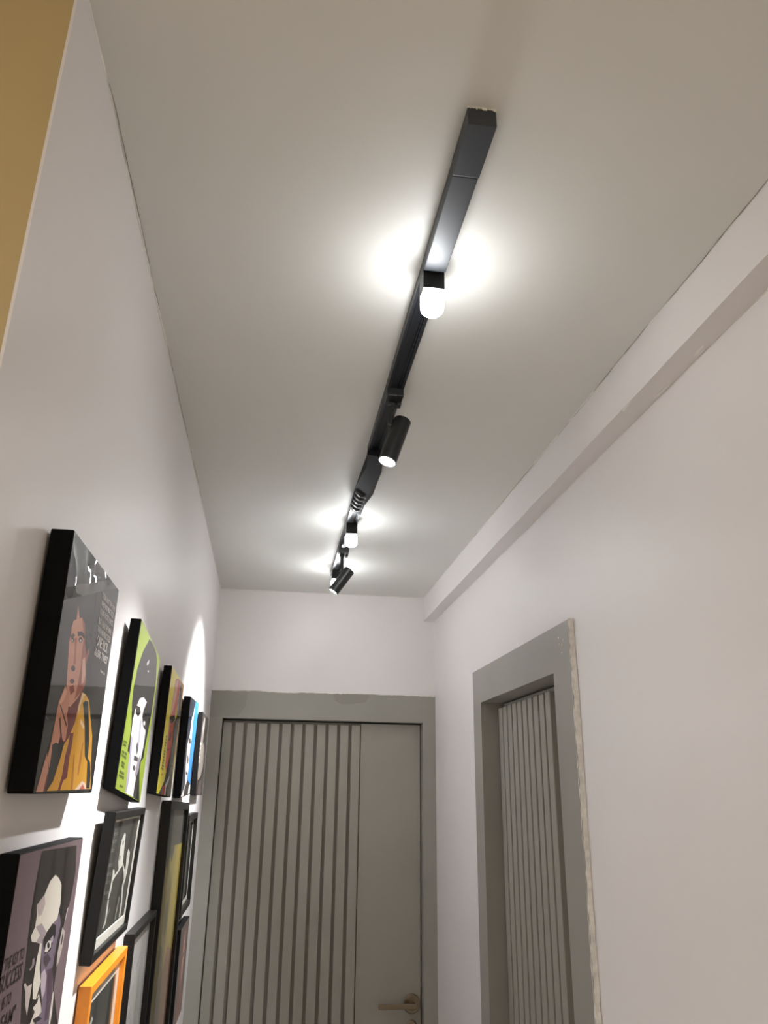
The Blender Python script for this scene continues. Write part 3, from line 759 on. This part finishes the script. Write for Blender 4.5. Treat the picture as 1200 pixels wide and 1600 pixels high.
for k in range(10):
    s = new_obj('slat', sm, M_door, door2)
    s.rotation_euler = (0, 0, -PI / 2)
    s.location = (DX, IY1 - 0.008 - SLAT_W / 2 - k * 0.0512, 0.008)
    s.scale = (1.06, 1, 1)
# ragged plaster left along the near edge of the casing
rd = random.Random(21)
bm = bmesh.new()
prev = None
N = 150
for i in range(N + 1):
    z = 0.0 + (FZ + 0.002) * i / N
    t = i / N
    w1 = 0.004 + 0.003 * math.sin(z * 7) * rd.uniform(0.3, 1) + rd.uniform(-0.0015, 0.002)
    w1 = max(w1, 0.0015) * (1.0 if z < 2.05 else 0.6)
    e = rd.uniform(-0.0015, 0.003)
    ring = [bm.verts.new((fx - 0.0008 + rd.uniform(-0.0005, 0.0008), FY0 + 0.0015 + e, z)),
            bm.verts.new((fx + rd.uniform(0.0, 0.003), FY0 - w1 * 0.35, z)),
            bm.verts.new((fx + 0.005 + rd.uniform(-0.002, 0.002), FY0 - w1 * 0.7, z)),
            bm.verts.new((W - 0.0006 + rd.uniform(-0.001, 0.0004), FY0 - w1 - rd.uniform(0, 0.003), z)),
            bm.verts.new((W + 0.001, FY0 + 0.002, z))]
    if prev:
        for q in range(5):
            bm.faces.new((prev[q], prev[(q + 1) % 5], ring[(q + 1) % 5], ring[q]))
    else:
        bm.faces.new(ring)
    prev = ring
bm.faces.new(prev)
o = new_obj('plaster_edge', finish(bm, 'plaster_edge'), M_plaster, door2)
o['label'] = 'ragged off-white plaster edge of the door casing'
for k, (dy, z, s_) in enumerate(((0.028, 2.115, 0.004), (0.018, 2.125, 0.003), (0.05, 2.135, 0.002), (0.045, 2.12, 0.0025), (0.032, 2.095, 0.002))):
    chip(door2, (fx, FY0 + dy + 0.02, z), (-1, 0, 0), (s_, s_ * 1.6), 40 + k)

# ------------------------------------------------------------------ ceiling track
TZ = H - 0.020
def rail(name, y0, y1, label):
    hw = 0.018
    o = empty(name, (0, (y0 + y1) / 2, H))
    pr = [(TX - hw, H), (TX - hw, TZ), (TX - hw + 0.0035, TZ), (TX - hw + 0.0035, TZ + 0.002), (TX - hw + 0.0065, TZ + 0.002), (TX - hw + 0.0065, TZ + 0.013),
          (TX + hw - 0.0065, TZ + 0.013), (TX + hw - 0.0065, TZ + 0.002), (TX + hw - 0.0035, TZ + 0.002), (TX + hw - 0.0035, TZ), (TX + hw, TZ), (TX + hw, H)]
    pr = [(x - 0, z - H) for x, z in pr]
    new_obj('channel', extrude_profile('channel', pr, y0 - (y0 + y1) / 2, y1 - (y0 + y1) / 2), M_track, o)
    for sx in (-1, 1):
        x = TX + sx * 0.0092
        new_obj('conductor_strip', box_mesh('conductor_strip', (x - 0.001, y0 - (y0 + y1) / 2 + 0.002, TZ + 0.004 - H), (x + 0.001, y1 - (y0 + y1) / 2 - 0.002, TZ + 0.0135 - H)), M_track, o)
    tag(o, label, 'light track', 'black ceiling track sections')
    return o

rail('track_rail', 1.042, 1.80, 'long black ceiling track section between feed box and flexible joint')
rail('track_rail', 2.18, 3.02, 'far black ceiling track section beyond the flexible joint, near the end wall')

# feed box at the near end
fb = empty('track_feed_box', (TX, 0.89, H))
tag(fb, 'dark grey power feed box, thick near end of the ceiling track', 'feed box')
hw = 0.0186
new_obj('cover', box_mesh('cover', (-hw, 0.830 - 0.89, -0.027), (hw, 1.040 - 0.89, -0.0002), 0.0012, 2), M_feed, fb)
new_obj('end_cap', box_mesh('end_cap', (-hw - 0.0007, 0.738 - 0.89, -0.0280), (hw + 0.0007, 0.8285 - 0.89, -0.0002), 0.0014, 2), M_feed, fb)
new_obj('cover_lip', box_mesh('cover_lip', (-hw + 0.0015, 0.8287 - 0.89, -0.0262), (hw - 0.0015, 0.8300 - 0.89, -0.0004)), M_track, fb)
rd = random.Random(3)
bm = bmesh.new()
n = 26
a, b = [], []
for i in range(n + 1):
    x = -hw - 0.001 + (2 * hw + 0.002) * i / n
    a.append(bm.verts.new((x, 0.7375 - 0.89 - rd.uniform(0.0002, 0.0022), 0.0)))
    b.append(bm.verts.new((x, 0.7374 - 0.89, -rd.uniform(0.0004, 0.0040))))
for i in range(n):
    bm.faces.new((a[i], a[i + 1], b[i + 1], b[i]))
new_obj('plaster_rim', finish(bm, 'plaster_rim'), M_plaster, fb)

# flexible joint: the housing zigzags across the track line
fj = empty('track_flexible_joint', (TX, 2.0, H))
tag(fj, 'black zigzag flexible joint with ribbed end linking the two ceiling tracks', 'track joint')
def loft(name, secs, m, parent, bev=0.0):
    bm = bmesh.new()
    prev = None
    first = None
    for (yb0, yb1, xb0, xb1, yt0, yt1, xt0, xt1, z) in secs:
        r = [bm.verts.new((xb0 - TX, yb0 - 2.0, z)), bm.verts.new((xb1 - TX, yb1 - 2.0, z)), bm.verts.new((xt1 - TX, yt1 - 2.0, -0.0002)), bm.verts.new((xt0 - TX, yt0 - 2.0, -0.0002))]
        if prev:
            for i in range(4):
                bm.faces.new((prev[i], prev[(i + 1) % 4], r[(i + 1) % 4], r[i]))
        else:
            first = r
        prev = r
    bm.faces.new(first); bm.faces.new(prev)
    return new_obj(name, finish(bm, name), m, parent)
ZB = -0.034
loft('housing', [(1.775, 1.785, .4555, .4885, 1.782, 1.792, .458, .494, ZB),
                 (1.850, 1.882, .4630, .5065, 1.86, 1.90, .4625, .511, ZB),
                 (2.006, 2.058, .4485, .4930, 1.99, 2.035, .4630, .516, ZB)], M_joint, fj)
loft('ribbed_arm', [(2.0065, 2.0585, .4487, .4928, 1.992, 2.0355, .4632, .5158, ZB + 0.002),
                    (2.10, 2.150, .4485, .4920, 2.09, 2.137, .4610, .516, ZB + 0.001),
                    (2.182, 2.232, .4480, .4905, 2.182, 2.232, .4585, .4945, ZB)], M_joint, fj)
for k in range(5):
    t = (k + 0.5) / 5
    yc = 2.025 + t * 0.150
    bm = bmesh.new()
    n = 12
    rings = []
    for i in range(n + 1):
        u = i / n
        x = 0.4530 + u * 0.0300 - 0.001 * t
        y = yc + u * 0.032 + 0.006 * math.sin(PI * u)
        hgt = 0.005 * math.sin(PI * (0.12 + 0.76 * u))
        rings.append([bm.verts.new((x - TX, y - 2.0 - 0.010, ZB + 0.002)), bm.verts.new((x - TX, y - 2.0 - 0.005, ZB - hgt)), bm.verts.new((x - TX, y - 2.0 + 0.004, ZB - hgt)), bm.verts.new((x - TX, y - 2.0 + 0.009, ZB + 0.002))])
    for A, B in zip(rings, rings[1:]):
        for i in range(4):
            bm.faces.new((A[i], A[(i + 1) % 4], B[(i + 1) % 4], B[i]))
    bm.faces.new(rings[0]); bm.faces.new(rings[-1])
    auto_smooth(new_obj('rubber_rib', finish(bm, 'rubber_rib'), M_rubber, fj), 60)
    if k < 4:
        x = 0.4865 - 0.001 * t
        y = yc + 0.036 + 0.008
        new_obj('slot', box_mesh('slot', (x - TX - 0.0012, y - 2.0 - 0.004, ZB - 0.0012), (x - TX + 0.0012, y - 2.0 + 0.005, ZB + 0.003), 0.0004, 1), M_steel, fj)

# frosted bulbs on square adapters
def globe_lamp(y, label):
    o = empty('track_globe_lamp', (TX, y, TZ))
    tag(o, label, 'ceiling lamp', 'frosted bulb lamps on the ceiling track')
    new_obj('adapter', box_mesh('adapter', (-0.0180, -0.0180, -0.0350), (0.0180, 0.0180, 0.0020), 0.0012, 2), M_lampblack, o)
    bm = bmesh.new()
    add_lathe(bm, [(0, -0.0352), (0.0155, -0.0352), (0.0160, -0.0375), (0.0188, -0.0395), (0.0195, -0.0425), (0.0195, -0.0610), (0.0185, -0.0668), (0.0150, -0.0712), (0.0080, -0.0736), (0, -0.0740)], 32)
    new_obj('diffuser', finish(bm, 'diffuser', True), M_bulb, o)
    return o

globe_lamp(1.064, 'glowing frosted bulb beside the feed box, nearest and largest of three')
globe_lamp(2.372, 'glowing frosted bulb just beyond the ribbed joint, middle of three')
globe_lamp(2.945, 'glowing frosted bulb half hidden behind the far spotlight')

def spot_lamp(y, back, front, label, power, cone, blend):
    o = empty('track_spotlight', (TX, y, TZ))
    tag(o, label, 'spotlight', 'black cylinder spotlights on the ceiling track')
    base = Vector((TX, y, TZ))
    new_obj('adapter', box_mesh('adapter', (-0.0180, -0.0180, -0.0170), (0.0180, 0.0320, 0.0020), 0.0015, 2), M_lampblack, o)
    new_obj('locking_lever', box_mesh('locking_lever', (0.0090, 0.010, -0.0230), (0.0175, 0.030, -0.0165), 0.0015, 2), M_lampblack, o)
    back = Vector(back) - base; front = Vector(front) - base
    ax = (front - back).normalized()
    L = (front - back).length
    q = Vector((0, 0, 1)).rotation_difference(ax).to_matrix().to_4x4()
    Mx = Matrix.Translation(back) @ q
    R = 0.0195
    # stem from the adapter down to a pivot on the cylinder's side
    piv = back + ax * (L * 0.20)
    side = Vector((-1, 0, 0)) - ax * Vector((-1, 0, 0)).dot(ax)
    side.normalize()
    foot = piv + side * (R + 0.002)
    top = Vector((foot.x + 0.001, 0.014, -0.0165))
    bm = bmesh.new()
    dv = foot - top
    qq = Vector((0, 0, 1)).rotation_difference(dv.normalized()).to_matrix().to_4x4()
    add_lathe(bm, [(0, 0), (0.0090, 0), (0.0090, 0.006), (0.0060, 0.008), (0.0060, dv.length + 0.004), (0.0045, dv.length + 0.006), (0, dv.length + 0.006)], 20, Matrix.Translation(top) @ qq)
    auto_smooth(new_obj('stem', finish(bm, 'stem'), M_lampblack, o))
    bm = bmesh.new()
    q3 = Vector((0, 0, 1)).rotation_difference(-side).to_matrix().to_4x4()
    add_lathe(bm, [(0, -0.006), (0.0065, -0.006), (0.0065, 0.004), (0, 0.004)], 20, Matrix.Translation(foot) @ q3)
    auto_smooth(new_obj('pivot', finish(bm, 'pivot'), M_lampblack, o))
    bm = bmesh.new()
    add_lathe(bm, [(0, 0), (R - 0.001, 0), (R, 0.001), (R, L - 0.0008), (R - 0.0006, L), (R - 0.0016, L), (R - 0.0022, L - 0.002), (R - 0.0075, L - 0.016), (0, L - 0.016)], 48, Mx)
    hs = auto_smooth(new_obj('housing', finish(bm, 'housing'), M_lampblack, o))
    bm = bmesh.new()
    add_lathe(bm, [(R - 0.0026, L - 0.0050), (R - 0.006, L - 0.0035), (0, L - 0.0030)], 40, Mx)
    new_obj('lens', finish(bm, 'lens', True), M_lens, hs)
    ld = bpy.data.lights.new('spot_beam', 'SPOT')
    ld.energy = power
    ld.color = BULB_COL
    ld.spot_size = math.radians(cone)
    ld.spot_blend = blend
    ld.shadow_soft_size = 0.014
    lo_ = bpy.data.objects.new('spot_beam', ld)
    col.objects.link(lo_)
    lo_.parent = o
    q2 = Vector((0, 0, -1)).rotation_difference(ax)
    lo_.rotation_euler = q2.to_euler()
    lo_.location = front + ax * 0.002
    return o

spot_lamp(1.470, (.5010, 1.510, 2.539), (.4660, 1.498, 2.432), 'black cylinder spotlight before the flexible joint, nearest of the two', SPOT_W, 76, 1.0)
spot_lamp(2.648, (.5005, 2.650, 2.510), (.4440, 2.654, 2.429), 'black cylinder spotlight tilted left, farthest along the track', SPOT_W, 86, 1.0)

# ------------------------------------------------------------------ pictures on the left wall
def ink_mesh(name, polys, w, h, x, step=0.000012):
    """flat print: layered polygons (colour, [(u, v)...]) with u, v in -0.5..0.5"""
    bm = bmesh.new()
    cols = []
    for k, (c, pts) in enumerate(polys):
        q = []
        for p in pts:
            if not q or (abs(p[0] - q[-1][0]) + abs(p[1] - q[-1][1])) > 0.0015:
                q.append(p)
        if len(q) > 2 and abs(q[0][0] - q[-1][0]) + abs(q[0][1] - q[-1][1]) < 0.0015:
            q.pop()
        if len(q) < 3:
            continue
        vv = [bm.verts.new((x + k * step, u * w, v * h)) for u, v in q]
        f = bm.faces.new(vv)
        f.normal_update()
        if f.normal.x < 0:
            f.normal_flip()
        cols.append(lin(c))
    me = bpy.data.meshes.new(name)
    bm.to_mesh(me)
    bm.free()
    at = me.color_attributes.new('ink', 'FLOAT_COLOR', 'CORNER')
    for p, c in zip(me.polygons, cols):
        for li in p.loop_indices:
            at.data[li].color = (*c, 1)
    return me

def text_mesh(lines, w, h, x):
    bm = bmesh.new()
    lay = bm.loops.layers.float_color.new('ink')
    for s, c, (u0, u1, v0, v1) in lines:
        cu = bpy.data.curves.new('lettering', 'FONT')
        cu.body = s
        cu.resolution_u = 3
        cu.offset = 0.012
        tmp = bpy.data.objects.new('lettering_tmp', cu)
        col.objects.link(tmp)
        dg = bpy.context.evaluated_depsgraph_get()
        me = bpy.data.meshes.new_from_object(tmp.evaluated_get(dg))
        bpy.data.objects.remove(tmp, do_unlink=True)
        if not me.vertices:
            continue
        xs = [v.co.x for v in me.vertices]; ys_ = [v.co.y for v in me.vertices]
        x0, x1 = min(xs), max(xs)
        y0, y1 = min(ys_), max(ys_)
        vm = []
        for v in me.vertices:
            u = u0 + (v.co.x - x0) / (x1 - x0) * (u1 - u0)
            t = v0 + (v.co.y - y0) / (y1 - y0) * (v1 - v0)
            vm.append(bm.verts.new((x, u * w, t * h)))
        for p in me.polygons:
            try:
                f = bm.faces.new([vm[i] for i in p.vertices])
            except ValueError:
                continue
            f.normal_update()
            if f.normal.x < 0:
                f.normal_flip()
            for lp in f.loops:
                lp[lay] = (*lin(c), 1)
        bpy.data.meshes.remove(me)
    out = bpy.data.meshes.new('lettering')
    bm.to_mesh(out)
    bm.free()
    return out

FULL = [(-0.4955, -0.4955), (0.4955, -0.4955), (0.4955, 0.4955), (-0.4955, 0.4955)]

def canvas(yc, zc, w, h, d, rot, lean, bg, art, txt, label, m=None, edge=None):
    o = empty('canvas_picture', (0.0, yc, zc), (math.radians(rot), lean, 0))
    o.rotation_mode = 'XYZ'
    o.matrix_basis = Matrix.Translation((0, yc, zc)) @ Matrix.Rotation(lean, 4, 'Y') @ Matrix.Rotation(math.radians(rot), 4, 'X')
    tag(o, label, 'picture', 'pictures on the left wall')
    back = 0.003 + abs(lean) * h / 2
    new_obj('wrapped_body', box_mesh('wrapped_body', (back, -w / 2, -h / 2), (d - 0.0004, w / 2, h / 2), 0.0022, 3), edge or M_black, o)
    pr = new_obj('print', ink_mesh('print', [(bg, FULL)] + art, w, h, d - 0.0002), m or M_print, o)
    if txt:
        new_obj('lettering', text_mesh(txt, w, h, d - 0.0002 + 0.000012 * (len(art) + 4)), m or M_print, pr)
    return o

def ring_prof(w, h, rw, x0, x1, name, slope=0.0):
    bm = bmesh.new()
    def rect(a, b, x):
        return [bm.verts.new((x, sy * a, sz * b)) for sy, sz in ((-1, -1), (1, -1), (1, 1), (-1, 1))]
    loops = [rect(w / 2, h / 2, x0), rect(w / 2, h / 2, x1 - 0.001), rect(w / 2 - 0.001, h / 2 - 0.001, x1),
             rect(w / 2 - rw + 0.001, h / 2 - rw + 0.001, x1 - slope), rect(w / 2 - rw, h / 2 - rw, x1 - slope - 0.001), rect(w / 2 - rw, h / 2 - rw, x0)]
    for A, B in zip(loops, loops[1:] + loops[:1]):
        for i in range(4):
            j = (i + 1) % 4
            bm.faces.new((A[i], A[j], B[j], B[i]))
    return finish(bm, name)

def framed(yc, zc, w, h, d, rot, lean, rw, mframe, label, mat_w, art, bg, txt=None, slope=0.0, recess=0.006, side_strip=False):
    o = empty('framed_picture', (0, yc, zc))
    o.matrix_basis = Matrix.Translation((0, yc, zc)) @ Matrix.Rotation(lean, 4, 'Y') @ Matrix.Rotation(math.radians(rot), 4, 'X')
    tag(o, label, 'picture', 'pictures on the left wall')
    back = 0.002 + abs(lean) * h / 2
    new_obj('frame', ring_prof(w, h, rw, back, d, 'frame', slope), mframe, o)
    gx = d - recess
    new_obj('backing_board', box_mesh('backing_board', (back + 0.001, -w / 2 + rw * 0.6, -h / 2 + rw * 0.6), (gx - 0.004, w / 2 - rw * 0.6, h / 2 - rw * 0.6)), M_blackframe, o)
    iw, ih = w - 2 * rw, h - 2 * rw
    if mat_w:
        bm = bmesh.new()
        def rect(a0, b0, a1, b1, x):
            return [bm.verts.new((x, a0, b0)), bm.verts.new((x, a1, b0)), bm.verts.new((x, a1, b1)), bm.verts.new((x, a0, b1))]
        l, b_, r, t = mat_w
        A = rect(-iw / 2, -ih / 2, iw / 2, ih / 2, gx - 0.0010)
        B = rect(-iw / 2 + l, -ih / 2 + b_, iw / 2 - r, ih / 2 - t, gx - 0.0010)
        Cc = rect(-iw / 2 + l + 0.0008, -ih / 2 + b_ + 0.0008, iw / 2 - r - 0.0008, ih / 2 - t - 0.0008, gx - 0.0024)
        for P_, Q_ in ((A, B), (B, Cc)):
            for i in range(4):
                j = (i + 1) % 4
                bm.faces.new((P_[i], P_[j], Q_[j], Q_[i]))
        new_obj('mat_board', finish(bm, 'mat_board'), M_matboard, o)
    bgp = [(-iw / w / 2, -ih / h / 2), (iw / w / 2, -ih / h / 2), (iw / w / 2, ih / h / 2), (-iw / w / 2, ih / h / 2)]
    new_obj('artwork', ink_mesh('artwork', [(bg, bgp)] + art, w, h, gx - 0.0032, 0.00002), M_paper, o)
    new_obj('glass', box_mesh('glass', (gx - 0.0008, -iw / 2, -ih / 2), (gx, iw / 2, ih / 2)), M_glass, o)
    return o

# top row of canvases, near to far
canvas(.9765, 1.899, .273, .272, .028, 0, 0, (26, 23, 22), ART['P1'], TXT['P1'],
       'glossy dark canvas of a man in a yellow jacket with a kick quote', M_print_w)
canvas(1.460, 1.892, .275, .273, .024, -5, .018, (126, 142, 44), ART['P2'], None,
       'tilted olive green canvas with a black and white portrait', M_print)
canvas(1.940, 1.890, .275, .273, .024, -2, .015, (255, 238, 0), ART['P3'], None,
       'bright yellow canvas with a red portrait wearing dark glasses', M_print)
canvas(2.440, 1.885, .272, .273, .0235, 1.8, .008, (34, 46, 66), ART['P4'], None,
       'navy canvas with a white face and a bright blue side', M_print)
canvas(2.955, 1.884, .275, .273, .020, 0, 0, (66, 60, 58), ART['P5'], None,
       'small grey brown portrait canvas beside the end door, last of the top row', M_print)
# lower canvases
canvas(.988, 1.572, .275, .274, .0225, 0, 0, (112, 94, 98), ART['P7'], TXT['P7'],
       'mauve canvas of a stern face with a success quote, lower left corner', M_print)
ART12 = [((60, 40, 38), [(-.5, .1), (-.1, .3), (.1, .5), (-.5, .5)]), ((150, 92, 84), [(-.05, .38), (.15, .42), (.25, .2), (.2, -.1), (.05, -.3), (-.1, -.1), (-.12, .2)]),
         ((196, 140, 128), [(.0, .3), (.1, .32), (.14, .1), (.08, -.1), (-.02, .05)]), ((40, 24, 24), [(-.02, .18), (.16, .2), (.14, .14), (-.02, .12)]),
         ((120, 60, 56), [(-.3, -.5), (-.1, -.2), (.1, -.3), (.3, -.2), (.45, -.5)])]
canvas(2.838, 1.228, .275, .274, .0235, 0, 0, (74, 46, 44), ART12, None,
       'dark red brown canvas low down next to the end door', M_print)

# framed pictures under glass
framed(1.4675, 1.632, .315, .207, .023, 0, .046, .012, M_blackframe, 'black frame leaning out, with a white sketched figure on dark paper',
       (.002, .014, .010, .004), ART['P6'], (52, 52, 46), recess=.005)
ART8 = [((70, 74, 70), [(-.36 + .02 * k, -.40), (-.352 + .02 * k, -.40), (-.352 + .02 * k, .3), (-.36 + .02 * k, .3)]) for k in range(0, 36, 2)]
ART8 += [((190, 186, 176), [(-.28, .16), (-.20, .22), (-.16, .19), (-.24, .12)]), ((200, 120, 80), [(.22, -.42), (.34, -.42), (.34, -.1), (.30, -.15)]), ((150, 148, 140), [(-.1, .05), (.02, .1), (.0, .06)])]
framed(1.488, 1.393, .314, .210, .020, 0, 0, .013, M_orange, 'bright orange frame around a dark print in a white mat',
       (.022, .022, .022, .022), ART8, (46, 48, 46), recess=.008)
rd = random.Random(8)
ART9 = []
for k in range(34):
    u = -.42 + .84 * k / 34 + rd.uniform(-.006, .006)
    t = rd.uniform(-.1, .24)
    ART9.append(((186, 184, 180), [(u, -.44), (u + .006, -.44), (u + .006, t), (u, t)]))
ART9 += [((50, 48, 46), [(-.02, .22), (.05, .25), (.04, .235)]), ((50, 48, 46), [(.07, .255), (.13, .275), (.11, .26)]), ((70, 66, 64), [(-.30, .17), (-.26, .19), (-.27, .17)]), ((90, 88, 84), [(-.38, -.05), (-.34, -.03), (-.36, -.06)])]
framed(1.880, 1.355, .322, .300, .020, 0, 0, .012, M_blackframe, 'black frame holding a pale grey pencil drawing, beside the orange frame',
       None, ART9, (238, 236, 232), recess=.008)
ART10 = [((58, 56, 50), [(-.5, .34), (.5, .34), (.5, .5), (-.5, .5)]),
         ((120, 104, 52), [(-.46, -.48), (.0, -.48), (.1, .2), (-.2, .32), (-.46, .30)]),
         ((172, 150, 62), [(.05, -.2), (.46, -.1), (.46, .34), (.2, .33), (.1, .2)]),
         ((132, 92, 66), [(-.1, -.5), (.46, -.5), (.46, -.06), (.2, -.02), (.05, -.1)]),
         ((60, 62, 48), [(-.3, .335), (-.2, .38), (-.1, .33), (.0, .38), (.06, .33), (-.02, .28), (-.12, .31), (-.22, .26)]),
         ((70, 66, 34), [(-.12, .12), (.0, .16), (.04, .06), (-.05, .02)]), ((66, 62, 34), [(-.2, .02), (-.05, .0), (.0, -.08), (-.15, -.1)]),
         ((74, 60, 36), [(-.2, -.12), (.05, -.08), (.1, -.3), (-.1, -.34)])]
framed(2.325, 1.385, .50, .70, .024, -1.5, 0, .020, M_blackframe, 'large black frame with an aged yellow green poster, tallest on the wall',
       None, ART10, (150, 136, 58), recess=.007)
ART11 = [((60, 60, 60), [(-.3, -.3), (.1, -.36), (.2, .1), (-.1, .3), (-.3, .1)]), ((96, 94, 92), [(-.1, .0), (.05, .02), (.08, .2), (-.06, .22)])]
framed(2.780, 1.548, .315, .288, .024, 0, 0, .018, M_blackframe, 'black frame with a dark print, between the tall poster and the end door',
       (.010, .010, .010, .010), ART11, (34, 34, 34), recess=.010)

# ------------------------------------------------------------------ pendant lamp of the room behind the camera
pl = empty('pendant_lamp', (0.74, -2.05, H))
tag(pl, 'warm pendant lamp with dark shade in the room behind the viewer', 'lamp')
def pz(z): return z - H
bm = bmesh.new()
add_lathe(bm, [(0, 0), (0.05, 0), (0.05, -0.02), (0, -0.022)], 28)
auto_smooth(new_obj('canopy', finish(bm, 'canopy'), M_shade, pl))
bm = bmesh.new()
add_lathe(bm, [(0.003, -0.02), (0.003, pz(2.32))], 10)
new_obj('cord', finish(bm, 'cord'), M_shade, pl)
bm = bmesh.new()
add_lathe(bm, [(0.003, pz(2.33)), (0.03, pz(2.325)), (0.055, pz(2.29)), (0.13, pz(2.215)), (0.128, pz(2.213)), (0.053, pz(2.286)), (0.003, pz(2.31))], 40)
auto_smooth(new_obj('shade', finish(bm, 'shade'), M_shade, pl), 60)
bm = bmesh.new()
add_lathe(bm, [(0, pz(2.30)), (0.014, pz(2.30)), (0.016, pz(2.25)), (0.032, pz(2.215)), (0.036, pz(2.19)), (0.030, pz(2.165)), (0.015, pz(2.152)), (0, pz(2.15))], 28)
new_obj('bulb', finish(bm, 'bulb', True), M_pendant, pl)

# ------------------------------------------------------------------ flush ceiling lamp of that room, left of the viewer
M_roomlamp = mat('opal_lamp_glass', (0.9, 0.88, 0.84), 0.4, emit=(ROOM_COL, ROOM_E))
cl = empty('ceiling_lamp', (-1.25, -0.85, H))
tag(cl, 'round opal flush ceiling lamp in the room left of the viewer', 'lamp')
bm = bmesh.new()
add_lathe(bm, [(0, -0.0002), (0.165, -0.0002), (0.168, -0.012), (0.160, -0.022), (0.150, -0.020), (0, -0.020)], 48)
auto_smooth(new_obj('base_ring', finish(bm, 'base_ring'), M_wall, cl))
bm = bmesh.new()
add_lathe(bm, [(0.150, -0.0205), (0.146, -0.040), (0.125, -0.055), (0.08, -0.064), (0, -0.067)], 48)
new_obj('opal_cover', finish(bm, 'opal_cover', True), M_roomlamp, cl)
